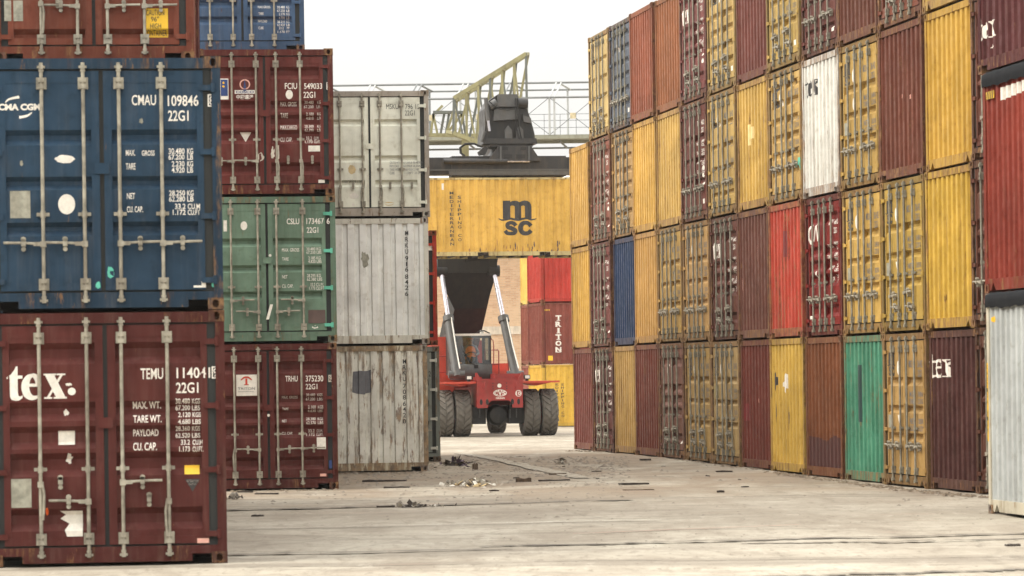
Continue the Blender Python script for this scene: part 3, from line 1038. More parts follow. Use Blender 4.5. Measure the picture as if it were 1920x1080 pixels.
pshape(S3, 'emblem_ring', lambda a, b, c, d: ring((a + b) / 2, (c + d) / 2, (b - a) / 2, (d - c) / 2, .022), (449, 469, 148.5, 168), 'salmon')
pshape(S3, 'emblem_spire', lambda a, b, c, d: poly([((a + b) / 2, d), (a, c), (b, c)]), (455.5, 462, 147.5, 171), 'bluefilm')
pshape(S3, 'emblem_band', rect, (440, 478, 169, 175.8), 'white')
it = [('COSCO', *pbox(S3, 442, 476, 170.2, 174.8))]
text_decal('emblem_lettering', it, S3.surf, 'bluefilm', S3.doors[0], off=.006, bold=.03)
it = [('中國遠洋', *pbox(S3, 443, 475, 177.5, 186))]
text_decal('emblem_lettering', it, S3.surf, 'white', S3.doors[0], off=.003, bold=.02)
pshape(S3, 'flag_emblem', rect, (413, 428.3, 147.5, 186.5), 'white')
b_ = pbox(S3, 414, 427, 149, 180)
build_decal('flag_field', [rect(*b_)], S3.surf, 'bluefilm', S3.doors[0], .006)
b_ = pbox(S3, 416, 422, 153, 158)
build_decal('flag_leaf', [ragged(*b_, .2, 10, 2)], S3.surf, 'yellowfilm', S3.doors[0], .009)
b_ = pbox(S3, 416, 421.5, 160, 165)
build_decal('flag_leaf', [ragged(*b_, .2, 10, 4)], S3.surf, 'yellowfilm', S3.doors[0], .009)
pshape(S3, 'warning_triangle', tri_fn, (450, 471, 248, 266), 'paper')
pshape(S3, 'paper_label', rect, (578, 600, 273, 284), 'paper')
pshape(S3, 'maker_label', rect, (597, 609, 337, 343), 'paper')
pshape(S3, 'torn_label', rag_fn(21, .25), (481, 496, 284, 303), 'cream')
pshape(S3, 'torn_label', rag_fn(22, .25), (507, 516, 273, 303), 'cream')
pshape(S3, 'torn_label', rag_fn(23, .2), (518, 525, 269, 303), 'cream')

ptext(S2, 'serial_lettering', [('CSLU', 537.6, 561, 409.6, 420.5), ('173467', 574.5, 607, 409, 420), ('6', 612.5, 618, 409, 420), ('22G1', 575, 596.7, 426, 436.6)], 'white')
ptext(S2, 'weight_lettering', [('MAX. GROSS', 528.7, 561, 465.5, 471.8), ('30.480 KG', 574.5, 601.5, 464, 469.6), ('67.200 LBS', 574.5, 602.7, 470.4, 476), ('TARE', 529, 541, 482.6, 488.6),
      ('2.185 KG', 578, 601, 480.7, 486.5), ('4.820 LBS', 578, 602.7, 487.2, 493), ('NET', 529, 539, 516, 522), ('28.295 KG', 575.7, 601.5, 513.7, 519.7), ('62.380 LBS', 575.7, 604, 520.6, 526.4),
      ('CU. CAP.', 529, 549.7, 533, 539.7), ('33.2 CU.M.', 582, 607, 530.5, 536.5), ('1.173 CU.FT', 580, 607.5, 537.4, 543.6)], 'white', bold=0)
pshape(S2, 'oval_label', oval_fn, (451, 463.5, 415, 431.5), 'paper')
pshape(S2, 'white_label', rect, (419, 425.5, 413, 434), 'paper')
pshape(S2, 'brown_patch', lambda a, b, c, d: ragged(a, b, c, d, .03, 12, 2) if False else rect(a, b, c, d), (578, 610, 581, 606), 'brownpatch')
pshape(S2, 'torn_label', rag_fn(26, .25), (583, 597, 609.5, 617.5), 'paper')
b_ = pbox(S2, 498.6, 512, 571, 599)
build_decal('seal_tag', [poly([(b_[0], b_[2]), (b_[0] + .05, b_[2]), (b_[1], b_[3]), (b_[1] - .05, b_[3])])], C2.flat, 'paper', S2.doors[0], .03)
pshape(S2, 'white_dot', oval_fn, (504, 509, 476.5, 481.5), 'paper')

pshape(S1, 'square_sign', rect, (443, 482, 702.5, 742.5), 'paper')
b_ = pbox(S1, 451.7, 472, 706.7, 721.7)
u0, u1, v0, v1 = b_
cu_ = (u0 + u1) / 2
build_decal('sign_emblem', [poly([(cu_ - .018, v0), (cu_ + .018, v0), (cu_ + .018, v1 - .03), (cu_ - .018, v1 - .03)]),
                            strip_piece(stroke([(u0, v1 - .055), (cu_ - .04, v1 - .012), (cu_, v1 - .006), (cu_ + .04, v1 - .012), (u1, v1 - .055)], [.02, .03, .034, .03, .02], 4)),
                            rect(cu_ - .04, cu_ + .04, v0 - .004, v0 + .012)], S1.surf, 'redfilm', S1.doors[0], .007)
it = [('TRITON', *pbox(S1, 446, 478, 726.3, 731)), ('INTERNATIONAL', *pbox(S1, 447, 477, 733.2, 735.2))]
text_decal('sign_lettering', it, S1.surf, 'black', S1.doors[0], off=.007, bold=0)
ptext(S1, 'serial_lettering', [('TRHU', 535, 558, 704.7, 715.5), ('375230', 573, 606, 704, 715.5), ('22G1', 573, 595, 719.7, 730)], 'white')
digit_box(S1, '9', (616, 623.5, 703, 716), 'cream')
ptext(S1, 'weight_lettering', [('MAX. GROSS', 528.7, 558, 742.5, 747.5), ('30.480', 574, 591, 738, 743), ('KGS', 595, 604.5, 738, 743), ('67.200', 573.7, 591, 745.5, 751), ('LBS', 595, 605, 745.5, 751),
      ('TARE', 529.5, 541, 764.5, 769), ('2.100', 577.5, 592, 760.3, 766), ('KGS', 596, 606, 760.3, 766), ('4.630', 577, 592, 768, 772.7), ('LBS', 596, 605, 768, 772.7),
      ('NET', 529, 537.5, 787, 792), ('28.380', 574, 592, 782.5, 788), ('KGS', 596, 606, 782.5, 788), ('62.570', 574.5, 592, 790, 795.3), ('LBS', 596, 606, 790, 795.3),
      ('CU. CAP.', 528.7, 549, 810, 815), ('33.2', 578, 590, 805, 810.8), ('CU.M.', 594, 605, 805, 810.8), ('1.172', 574.7, 590, 812.3, 817.5), ('CU.FT.', 593, 606, 812.3, 817.5)], 'white', bold=0)
pshape(S1, 'paper_label', rect, (594, 611, 820, 842), 'paper')
pshape(S1, 'blue_sticker', rect, (617, 622.3, 863, 878), 'bluefilm')
pshape(S1, 'maker_label', rect, (600, 612, 888, 893), 'salmon')
pshape(S1, 'white_dot', oval_fn, (501, 506, 776, 781.5), 'paper')

# --- behind it, the blue container high up, on three others
d3 = 61.0
g3 = gz(d3)
zz = [0, 2.9, 5.8]
container(lane_spot(576, 800, d3, g3), YAW, 'brown high container at ground, hidden behind the maroon one with square sign', BROWN, .4, HC, 'H', group=LANE)
container(lane_spot(574, 500, d3, g3 + 2.9), YAW, 'brown high container hidden behind the pale green one', BROWN2, .4, HC, 'H', group=LANE)
container(lane_spot(572, 230, d3, g3 + 5.8), YAW, 'brown container hidden behind the maroon one with blue emblem', BROWN, .4, HS, 'B', group=LANE)
BT = container(lane_spot(571, 50, d3, g3 + 8.4), YAW, 'mid blue container high against the sky, above the maroon one with emblem', (.05, .088, .155), .35, HS, 'F', group=LANE, handles=[(0, 1.5, 1), (3, 1.5, -1)])
ptext(BT, 'weight_lettering', [('MAX.GROSS', 483.5, 506.8, 10.5, 15.6), ('30.480', 519.6, 534, 10.8, 16), ('KG', 537, 542, 10.8, 16), ('67.200', 519.6, 534, 17.9, 22.3), ('LB', 537, 542.6, 17.9, 22.3), ('TARE', 484.8, 494, 23, 28),
      ('2.170', 523, 534, 24, 28.8), ('KG', 537, 542.6, 24, 28.8), ('4.700', 523, 534, 31, 35.5), ('LB', 537, 542.6, 31, 35.5), ('PAYLOAD', 484, 501, 36.8, 41.7), ('28.310', 520, 534, 38, 42.7), ('KG', 537, 542.6, 38, 42.7),
      ('62.420', 520, 534, 44.4, 49), ('LB', 537, 543, 44.4, 49), ('CUBE', 484.8, 494, 50, 54.8), ('33.2', 523, 532, 50.4, 55), ('M³', 538, 542.6, 50.4, 55), ('1.170', 520.7, 534, 57.5, 62), ('FT³', 537, 542.6, 57.5, 62)], 'white', bold=0)

# --- third stack: two pale grey blank ends under a grey door end
d4 = 63.2
g4 = gz(d4)
T1 = container(lane_spot(803, 780, d4, g4), YAW, 'rusty grey container at ground level with corrugated end and dark grey patch', (.74, .725, .64), 1.0, HS, 'end', group=LANE, endk='w', frame_color=(.52, .47, .34))
T2 = container(lane_spot(804.5, 520, d4, g4 + 2.6), YAW, 'pale grey container with corrugated end, between the rusty grey one and the grey doors', (.76, .76, .715), .3, HS, 'end', group=LANE, endk='w', frame_color=(.58, .56, .48))
T3 = container(lane_spot(805, 280, d4, g4 + 5.2), YAW, 'greenish grey container with doors, above the two grey corrugated ends', (.68, .675, .565), .28, HS, 'C', group=LANE, rods=(-.606, -.147, .21, .65),
               handles=[(0, .62, -2), (1, .62, -2), (2, .62, 2), (3, .62, 2)], frame_color=(.34, .30, .25))
def vertical(C, chars, ys, x0, x1, h, mat, name='serial_lettering', plane='front', bold=.01):
    ptext(C, name, [(c, x0 if c not in '1I' else x0 + (x1 - x0) * .3, x1 if c not in '1I' else x1 - (x1 - x0) * .3, y - h / 2, y + h / 2) for c, y in zip(chars, ys)], mat, plane, bold)
vertical(T2, 'MRKU9168426', [437, 448.6, 460, 471.6, 484.4, 495, 505, 518.7, 528.8, 539.5, 550.8], 759.5, 765.5, 8.6, 'black')
vertical(T1, 'MRKU7086420', [677.8, 688.7, 699.4, 710.4, 723.7, 734.7, 745, 757, 767.3, 778.5, 789.8], 755.5, 761.5, 8.6, 'black')
pshape(T1, 'grey_patch', lambda a, b, c, d: poly([(a, c + .03), (a + .02, d - .02), (a + .12, d - .01), (a + .14, d), (a + .3, d - .01), (b, d + .02), (b - .01, c + .02), (b - .12, c), (b - .14, c - .02), (a + .1, c)]), (660, 696, 695, 738), 'darkgrey')
pshape(T2, 'grey_smudge', rag_fn(32, .25), (674, 693, 468, 503), 'greyplate')
ptext(T3, 'serial_lettering', [('MSKU', 724, 747, 195, 204.6), ('796 156 1', 759.7, 797.7, 195, 204.6), ('22G1', 759, 777.8, 207, 216.6)], 'black', bold=0)
ptext(T3, 'weight_lettering', [('GROSS WT.', 730.8, 750, 302.6, 307.4), ('67,200LB 30,480KG', 756.6, 791.7, 302.6, 307.4), ('PAYLOAD', 730.8, 747.7, 309, 313.8), ('62,390LB 28,300KG', 756.6, 791.7, 309, 313.8),
      ('TARE WT.', 730.8, 747.7, 315.6, 320.4), ('4,810LB 2,180KG', 758.5, 791.7, 315.6, 320.4), ('CUBE', 730.8, 740, 322, 327), ('1,170FT 33.2M³', 759, 791.7, 322, 327)], 'darkgrey', bold=0)
ptext(T3, 'web_lettering', [('maerskline.com', 641.7, 680, 336.5, 342)], 'black', bold=0)
pshape(T3, 'torn_label', rag_fn(34, .12), (654, 673.5, 360.6, 373.6), 'paper')
pshape(T3, 'torn_label', rag_fn(35, .2), (659, 665, 379, 387), 'paper')
M['tan'] = plain('tan_stain', (.50, .38, .20), .7, 0, .2, 10)
pshape(T3, 'tan_label', rag_fn(36, .1), (652, 668, 308, 328), 'tan')
pshape(T3, 'tan_label', rag_fn(37, .1), (720, 740, 378, 386), 'tan')

# --- fourth stack, only its edge shows
d5 = 69.4
g5 = gz(d5)
F1 = container(lane_spot(825, 750, d5, g5), YAW, 'blue grey container at ground level, only one door edge showing by the big tyres', (.20, .22, .20), .5, HS, 'A', group=LANE, hinge_color=(.5, .5, .45))
F2 = container(lane_spot(820, 540, d5, g5 + 2.6), YAW, 'bright red container showing only an edge beside the pale grey corrugated end', (.42, .045, .03), .35, HS, 'A', group=LANE)
ptext(F1, 'size_lettering', [('2', 803.6, 808, 696, 706), ('0', 811, 815.4, 696, 706)], 'black')
pshape(F2, 'digit_panel', rect, (803, 813.5, 458.5, 469.5), 'white')
it = [('8', *pbox(F2, 809, 812.5, 460.5, 468))]
text_decal('check_digit', it, F2.flat, 'black', F2.doors[1], off=-.012, bold=0)

# ------------------------------------------------------------------ the long wall of containers
WALL = 'containers stacked in the long wall'
WDIR = Vector((.1740, -.9848, 0)).normalized()
WIN = Vector((-WDIR.y, WDIR.x, 0))              # into the wall
WROT = math.atan2(WDIR.y, WDIR.x)
P0 = Vector((1.59, 80.2, 0))
PITCH = 2.491
ORD = ['first', 'second', 'third', 'fourth', 'fifth', 'sixth', 'seventh', 'eighth', 'ninth', 'tenth', 'eleventh', 'twelfth', 'thirteenth', 'fourteenth']
LVL = ['bottom', 'second level', 'third level', 'top']
Y, Yd, B, Bd = YEL, YEL2, BROWN2, BROWN
# (look, colour, wear, front, sill, extras)
CELLS = {
 0: [('brown blank-ended container', (0.136, 0.04039, 0.02387), .35, 'end', 'rect', []),
     ('light yellow corrugated-end container', Y, .55, 'end', 'tri', []),
     ('yellow corrugated-end container with orange rust', (0.4668, 0.2746, 0.0624), .6, 'end', 'tri', [])],
 1: [('maroon door-end container with white logo', Bd, .4, 'B', 'rect', ['tex', 'wt']),
     ('maroon door-end container with white stickers', (0.136, 0.04039, 0.02546), .45, 'B', 'rect', ['wt', 'lab']),
     ('faded red door-end container', (0.1768, 0.06242, 0.03713), .5, 'B', 'rect', ['wt', 'wt2', 'lab']),
     ('pale yellow door-end container against the sky', (0.453, 0.3295, 0.1326), .5, 'D', 'tri', ['msc'])],
 2: [('mustard blank-ended container', (0.4393, 0.2746, 0.0663), .6, 'end', 'tri', []),
     ('navy blue blank-ended container', (0.0204, 0.0374, 0.0816), .25, 'end', 'rect', []),
     ('yellow door-end container', Yd, .5, 'F', 'tri', ['msc']),
     ('slate blue door-end container against the sky', (.095, .112, .14), .5, 'F', 'rect', ['lab'])],
 3: [('rust brown blank-ended container', B, .45, 'end', 'rect', []),
     ('yellow blank-ended container', Y, .6, 'end', 'tri', []),
     ('bright yellow blank-ended container', (0.4942, 0.3157, 0.0702), .55, 'end', 'tri', []),
     ('brick red blank-ended container', (0.2244, 0.06977, 0.03182), .45, 'end', 'rect', [])],
 4: [('faded pinkish door-end container', (0.17, 0.07344, 0.04243), .6, 'B', 'rect', ['lab']),
     ('narrow-looking yellow door-end container', Yd, .5, 'A', 'tri', ['msc', 'ywt']),
     ('rust-streaked yellow blank-ended container', (0.4805, 0.3089, 0.0702), .65, 'end', 'tri', []),
     ('orange brown blank-ended container', (0.272, 0.1088, 0.0476), .6, 'end', 'rect', [])],
 5: [('muddy yellow door-end container', (0.3707, 0.2471, 0.078), .75, 'A', 'tri', ['msc', 'oval', 'ywt']),
     ('yellow door-end container with black logo', Yd, .45, 'A', 'tri', ['msc', 'oval', 'ywt']),
     ('maroon door-end container with white weight table', (0.1292, 0.03305, 0.02387), .5, 'A', 'rect', ['wt', 'wt2', 'lab']),
     ('faded maroon door-end container with white logo', (0.1632, 0.05141, 0.03448), .5, 'B', 'rect', ['tex', 'wt', 'wt2'])],
 6: [('grimy yellow door-end container', (0.3432, 0.2334, 0.078), .8, 'A', 'tri', ['msc', 'oval', 'ywt', 'olive']),
     ('dark maroon door-end container with white logo', (0.102, 0.03305, 0.02228), .5, 'B', 'rect', ['tex', 'wt']),
     ('dull yellow door-end container', (0.3981, 0.2608, 0.078), .55, 'D', 'tri', ['msc', 'oval', 'ywt']),
     ('yellow door-end container of deep horizontal ribs', (0.4393, 0.302, 0.1014), .55, 'F', 'tri', ['msc', 'lab'])],
 7: [('red brown blank-ended container with white scratch', B, .4, 'end', 'rect', ['scratch']),
     ('brown blank-ended container', (0.1122, 0.0426, 0.02387), .5, 'end', 'rect', ['scratch2']),
     ('yellow blank-ended container with pale repair', (0.4805, 0.302, 0.0741), .55, 'end', 'tri', ['pale']),
     ('plum brown blank-ended container', (0.1292, 0.0426, 0.02917), .45, 'end', 'rect', [])],
 8: [('yellow blank-ended container with black and white scars', (0.453, 0.2883, 0.0546), .65, 'end', 'tri', ['scars']),
     ('bright red blank-ended container', (.40, .052, .032), .7, 'end', 'rect', ['redpatch']),
     ('yellow door-end container of deep ribs', (0.4118, 0.2746, 0.0741), .55, 'F', 'tri', ['msc', 'oval', 'ywt', 'greenlab']),
     ('yellow door-end container with white stickers', (0.4118, 0.2883, 0.0858), .55, 'A', 'tri', ['oval', 'ywt', 'lab'])],
 9: [('orange brown blank-ended container with darker foot', (0.1394, 0.047, 0.02122), .4, 'end', 'rect', ['foot']),
     ('crimson door-end container with white letters', (0.1836, 0.01909, 0.01697), .35, 'B', 'rect', ['ca', 'wt', 'lab2']),
     ('white blank-ended container with black logo', (0.6, 0.585, 0.53), .62, 'end', 'rect', ['texb']),
     ('maroon door-end container', (0.1258, 0.04039, 0.02652), .45, 'D', 'rect', ['lab'])],
 10: [('green blank-ended container with dark stripe', (.062, .215, .135), .62, 'end', 'rect', ['stripe']),
      ('yellow door-end container with grey plate', (0.4118, 0.2711, 0.0741), .5, 'A', 'tri', ['msc', 'oval', 'ywt', 'plate']),
      ('yellow door-end container with two ovals', (0.4118, 0.2711, 0.0702), .55, 'A', 'tri', ['msc', 'oval', 'oval2', 'ywt', 'plate']),
      ('dark brown blank-ended container', (0.1156, 0.03819, 0.02387), .55, 'end', 'rect', ['scratch2'])],
 11: [('mustard door-end container with white triangle', (0.3569, 0.2299, 0.0585), .5, 'A', 'tri', ['msc', 'oval', 'ywt', 'plate', 'tri']),
      ('golden door-end container with white triangle', (0.4118, 0.2643, 0.0624), .45, 'A', 'tri', ['msc', 'oval', 'ywt', 'plate', 'tri']),
      ('maroon brown blank-ended container', (0.1156, 0.03525, 0.02122), .45, 'end', 'rect', ['dent']),
      ('brick brown door-end container', (0.1496, 0.04774, 0.02652), .5, 'B', 'rect', [])],
 12: [('dark maroon blank-ended container with white logo', (0.0714, 0.0257, 0.01856), .35, 'end', 'rect', ['tex']),
      ('big bright yellow blank-ended container', (0.4805, 0.2952, 0.0468), .5, 'end', 'tri', []),
      ('bright yellow blank-ended container', (0.4805, 0.302, 0.0468), .45, 'end', 'tri', []),
      ('yellow rust-footed blank-ended container', (0.453, 0.2952, 0.0702), .6, 'end', 'tri', [])],
 13: [('dark brown door-end container half hidden by white', (0.0816, 0.03084, 0.01909), .5, 'B', 'rect', []),
      ('dark brown door-end container beside the red', (0.0884, 0.03231, 0.02016), .5, 'B', 'rect', []),
      ('brown door-end container beside the red', (0.0952, 0.03305, 0.02016), .5, 'B', 'rect', []),
      ('brown door-end container beside the maroon', (0.0884, 0.03084, 0.01962), .5, 'B', 'rect', [])],
}
def extras(C, ex, end):
    D0, D1 = C.doors[0], C.doors[1]
    H = C.H
    for e in ex:
        if e == 'tex':
            if end:
                pshape(C, 'company_logo', tex_fn, (1742, 1784, 664, 709), 'white')
            else:
                build_decal('company_logo', tex_fn(-1.0, -.36, 1.72, 2.12), C.surf, 'white', D0)
        elif e == 'texb':
            build_decal('company_logo', tex_fn(-1.06, -.2, 1.86, 2.26), C.surf, 'black', D0)
            build_decal('black_mark', [poly([(-.02, 1.42), (.06, 1.42), (.02, 1.62)])], C.surf, 'black', D0)
        elif e == 'msc':
            build_decal('company_logo', msc_fn(-.99, -.56, 1.86, 2.26), C.surf, 'black', D0)
        elif e == 'ca':
            build_decal('company_logo', [strip_piece(stroke([(-.72, 2.02), (-.86, 2.06), (-.97, 1.98), (-.98, 1.84), (-.88, 1.76), (-.72, 1.80)], .075, 4)),
                                         strip_piece(stroke([(-.66, 1.77), (-.52, 2.06), (-.40, 1.77)], .07, 4))], C.surf, 'white', D0)
        elif e == 'wt':
            rows = [('22G1', .72, .96, 1.92, 2.02)] if False else []
            rows += [('TGHU', .30, .54, 2.02, 2.13), ('460128', .68, .98, 2.02, 2.13), ('22G1', .68, .88, 1.86, 1.97)]
            text_decal('serial_lettering', rows, C.surf, 'white', D1)
            rows = []
            for k, (a, b1, b2) in enumerate((('MAX. GROSS', '30.480 KG', '67.200 LB'), ('TARE', '2.200 KG', '4.850 LB'), ('NET', '28.280 KG', '62.350 LB'), ('CU. CAP.', '33.2 CU.M', '1.172 CU.FT'))):
                z = 1.68 - k * .2
                rows += [(a, .24, .52, z - .07, z), (b1, .68, .97, z - .035, z + .03), (b2, .68, .97, z - .115, z - .05)]
            text_decal('weight_lettering', rows, C.surf, 'white', D1, bold=.02)
        elif e == 'wt2':
            for k in range(3):
                build_decal('paper_label', [ragged(.70, .96, 1.05 - k * .16, 1.16 - k * .16, .1, 12, k)], C.surf, 'paper', D1)
        elif e == 'ywt':
            rows = [('MSCU', .20, .40, 2.0, 2.12), ('261423', .68, .97, 2.0, 2.12), ('22G1', .70, .90, 1.84, 1.96)]
            for k, (a, b1) in enumerate((('M.G.', '30.480 KG'), ('TARE', '2.230 KG'))):
                z = 1.60 - k * .12
                rows += [(a, .24, .48, z - .09, z), (b1, .70, .97, z - .09, z)]
            for k, (a, b1) in enumerate((('NET', '28.250 KG'), ('CU.CAP', '33.2 CU.M'))):
                z = 1.15 - k * .12
                rows += [(a, .24, .48, z - .09, z), (b1, .70, .97, z - .09, z)]
            text_decal('weight_lettering', rows, C.surf, 'darkgrey', D1, bold=.01)
        elif e == 'oval':
            build_decal('oval_label', [oval(-.38, 2.0, .09, .12)], C.surf, 'paper', D0)
        elif e == 'oval2':
            build_decal('oval_label', [oval(-.38, 1.5, .08, .11)], C.surf, 'paper', D0)
        elif e == 'plate':
            build_decal('data_plate', [rect(-.97, -.72, .98, 1.2)], C.surf, 'greyplate', D0)
        elif e == 'tri':
            build_decal('warning_triangle', [tri_fn(-.46, -.26, 1.02, 1.2)], C.surf, 'paper', D0)
        elif e == 'lab':
            build_decal('paper_label', [ragged(-.48, -.30, 1.86, 2.12, .08, 14, 3)], C.surf, 'paper', D0)
            build_decal('paper_label', [rect(.74, .9, .34, .44)], C.surf, 'paper', D1)
        elif e == 'lab2':
            build_decal('maker_label', [rect(-.98, -.78, .33, .39)], C.surf, 'paper', D0)
            build_decal('torn_label', [ragged(-.62, -.5, 1.05, 1.24, .3, 10, 4)], C.surf, 'paper', D0)
        elif e == 'greenlab':
            build_decal('green_label', [rect(.84, 1.04, .55, .80)], C.surf, M['mint'], D1)
        elif e == 'olive':
            M.setdefault('olive', plain('olive_repair', (.24, .19, .08), .7))
            build_decal('paint_patch', [rect(-.98, -.62, 1.40, 1.66)], C.surf, 'olive', D0)
        elif e == 'scratch':
            build_decal('scratch_mark', [ragged(.1, .16, 1.25, 1.5, .4, 12, 5), ragged(.02, .08, .95, 1.2, .4, 12, 6), ragged(.22, .26, 1.0, 1.12, .3, 8, 7)], C.surf, 'salmon', D0)
            build_decal('paint_patch', [rect(-1.08, -.62, .95, 1.3)], C.surf, 'rustpatch', D0)
        elif e == 'scratch2':
            build_decal('scratch_mark', [ragged(-.9, -.86, .9, 1.3, .4, 12, 8), ragged(.3, .33, 1.5, 1.9, .4, 12, 9)], C.surf, 'salmon', D0)
        elif e == 'pale':
            M.setdefault('paleyellow', plain('pale_yellow_patch', (.72, .56, .25), .6))
            build_decal('paint_patch', [rect(-.5, -.24, 1.3, 1.72), rect(-.2, -.02, 1.42, 1.66)], C.surf, 'paleyellow', D0)
        elif e == 'scars':
            build_decal('black_mark', [ragged(-1.0, -.72, 1.55, 2.0, .3, 16, 11), ragged(-.86, -.8, .9, 1.5, .4, 12, 13)], C.surf, 'black', D0)
            build_decal('white_mark', [ragged(-.42, .12, 1.5, 1.92, .3, 18, 12), ragged(-.28, -.18, 1.35, 1.55, .3, 10, 14)], C.surf, 'paper', D0)
            build_decal('rust_mark', [ragged(.02, .14, .75, 1.35, .4, 14, 15), ragged(.5, .56, .55, .95, .4, 10, 16)], C.surf, 'brownpatch', D0)
        elif e == 'redpatch':
            build_decal('paint_patch', [rect(-.2, .12, 1.55, 2.05)], C.surf, 'rustpatch', D0)
        elif e == 'foot':
            M.setdefault('foot', plain('dark_repaint', (.065, .021, .017), .7))
            build_decal('paint_patch', [poly([(-1.08, .19), (1.08, .19), (1.08, .72), (.6, .78), (.1, .66), (-.4, .72), (-1.08, .74)])], C.surf, 'foot', D0)
        elif e == 'stripe':
            M.setdefault('darkgreen', plain('dark_green_paint', (.022, .05, .045), .6))
            build_decal('paint_patch', [rect(-.40, -.16, 1.05, 2.06)], C.surf, 'darkgreen', D0)
        elif e == 'dent':
            build_decal('scratch_mark', [ragged(.05, .1, 1.3, 1.42, .3, 9, 4), ragged(.42, .46, 1.28, 1.4, .3, 9, 5)], C.surf, 'salmon', D0)
wr = random.Random(21)
WALLC = {}
for k, cells in CELLS.items():
    base = P0 + WDIR * PITCH * (k + .5) + WIN * wr.uniform(-.03, .03)
    g = gz(base.y)
    for lv, (look, colr, wear, front, sill, ex) in enumerate(cells):
        off = WIN * wr.uniform(-.025, .025) + WDIR * wr.uniform(-.012, .012)
        p = base + off
        lab = f'{look}, {LVL[lv]} of {ORD[k]} stack from far end'
        if k < 13 and colr[2] < colr[0] * .6:
            q = wr.uniform(.86, 1.1)
            colr = (colr[0] * q, colr[1] * q * wr.uniform(.95, 1.04), colr[2] * q * wr.uniform(.9, 1.35))
            wear = wear * wr.uniform(.8, 1.3)
        C = container((p.x, p.y, g + lv * 2.593), WROT + R(wr.uniform(-.15, .15)), lab, colr, wear, HS, front, sill, WALL,
                      handles=[(0, .62, 1), (1, .42, -1), (2, .66, 1), (3, .42, -1)] if wr.random() < .6 else None, rod_mat='galv2',
                      frame_color=[x * (.42 if front != 'end' else .72) + a for x, a in zip(colr, (.022, .013, .009))])
        WALLC[(k, lv)] = C
        extras(C, ex, front == 'end')

# --- nearer block of high open-top containers in front of the wall
NEAR = 'high open-top containers at the near end of the wall'
pn = at(1853, 962, 40.8)
pn = Vector((pn.x, pn.y, 0)) + WDIR * (W / 2 + .005)
gn = gz(41)
def tarp_mesh(H):
    m = MB()
    n = 22
    rows = []
    for i in range(n + 1):
        x = -W / 2 + .03 + (W - .06) * i / n
        sag = .012 * math.sin(i * 1.9) + .008 * math.sin(i * .7)
        rows.append([(x, .5, H + .012), (x, .02, H + .010 + sag * .3), (x, -.016 - .01 * abs(math.sin(i * 1.3)), H - .03), (x, -.020 - .014 * abs(math.sin(i * .9)), H - .11), (x, -.012, H - .19 + sag)])
    for r in rows:
        m.v += r
    m.f = [[i * 5 + k, i * 5 + k + 1, (i + 1) * 5 + k + 1, (i + 1) * 5 + k] for i in range(n) for k in range(4)]
    return m.mesh('tarpaulin', M['tarp'], 50)
N1 = container((pn.x, pn.y, gn), WROT, 'pale grey high container at ground level with dark tarpaulin over its top edge', (.42, .44, .43), .2, HC, 'end', 'tri', NEAR, endk='h', frame_color=(.50, .46, .36))
N2 = container((pn.x, pn.y + .05, gn + 2.9), WROT, 'red high container with dark tarpaulin strip, above the pale grey one', (.20, .033, .02), .4, HC, 'end', 'tri', NEAR, endk='h')
N3 = container((pn.x - .03, pn.y + .2, gn + 5.8), WROT, 'dark maroon high container with white logo, above the red one', (.085, .023, .023), .4, HC, 'end', 'rect', NEAR)
for C in (N1, N2):
    link('tarpaulin', cached(('tarp',), lambda: tarp_mesh(HC)), C.root)
pshape(N3, 'company_logo', tex_fn, (1835, 1867, 32, 74), 'white')
pshape(N3, 'logo_mark', lambda a, b, c, d: poly([(a, c), (b, c), ((a + b) / 2, d)]), (1856, 1864, 76, 89), 'white')
for i in range(5):
    pshape(N2, 'white_lettering', rect, (1877 + i * 10, 1885.5 + i * 10, 163 - i * 3.4, 187 - i * 4.2), 'paper')
def stripes(C, u, v):
    build_decal('height_mark', [rect(u, u + .32, v - .05, v + .05)], Surf('hdr', lambda a, b, o: Vector((a, .012 - o, b))), 'yellowfilm', C.root, .003)
    build_decal('height_stripe', [poly([(u + .02 + i * .075, v - .05), (u + .055 + i * .075, v - .05), (u + .085 + i * .075, v + .05), (u + .05 + i * .075, v + .05)]) for i in range(4)],
                Surf('hdr', lambda a, b, o: Vector((a, .012 - o, b))), 'black', C.root, .007)
stripes(N2, -1.08, HC - .30)
build_decal('height_mark', [oval(-.98, HC - .34, .09, .05)], N1.surf, 'yellowfilm', N1.doors[0])
POST = Surf('post', lambda a, b, o: Vector((a, .006 - o, b)))
build_decal('height_label', [rect(-1.215, -1.165, .95, 1.98)], POST, 'yellowfilm', N1.root, .003)
text_decal('height_lettering', [(c, -1.205, -1.175, 1.9 - i * .075, 1.95 - i * .075) for i, c in enumerate('CAUTION HIGH')if c != ' '], POST, 'black', N1.root, off=.006, bold=0)

# ------------------------------------------------------------------ reach stacker carrying a yellow container
SD = 105.5
SYAW = R(9)
so = at(930, 817, SD)
SO = Vector((so.x, so.y, gz(SD)))
SM = Matrix.Translation(SO) @ Matrix.Rotation(SYAW, 4, 'Z')
SI = SM.inverted()
def sl(px, py, yl):
    """picture point -> local point of the machine at local depth yl"""
    o = SI @ CAM
    d = SI.to_3x3() @ ray(px, py)
    return o + d * ((yl - o.y) / d.y)
ST = thing('reach_stacker', 'red reach stacker facing the camera, holding a yellow container up on its boom', 'reach stacker', SO, SYAW)
M['mred'] = plain('machine_red', (.27, .026, .022), .45, 0, .2, 3, .3)
M['mred2'] = plain('machine_orange_red', (.50, .062, .035), .45, 0, .15, 3, .2)
M['mdark'] = plain('machine_dark_grey', (.024, .023, .023), .5, 0, .25, 4, .35)
M['mblack'] = plain('machine_black', (.012, .012, .012), .6, 0, .3, 4, .15)
M['mgrey'] = plain('machine_grey', (.075, .075, .074), .45, 0, .2, 5, .3)
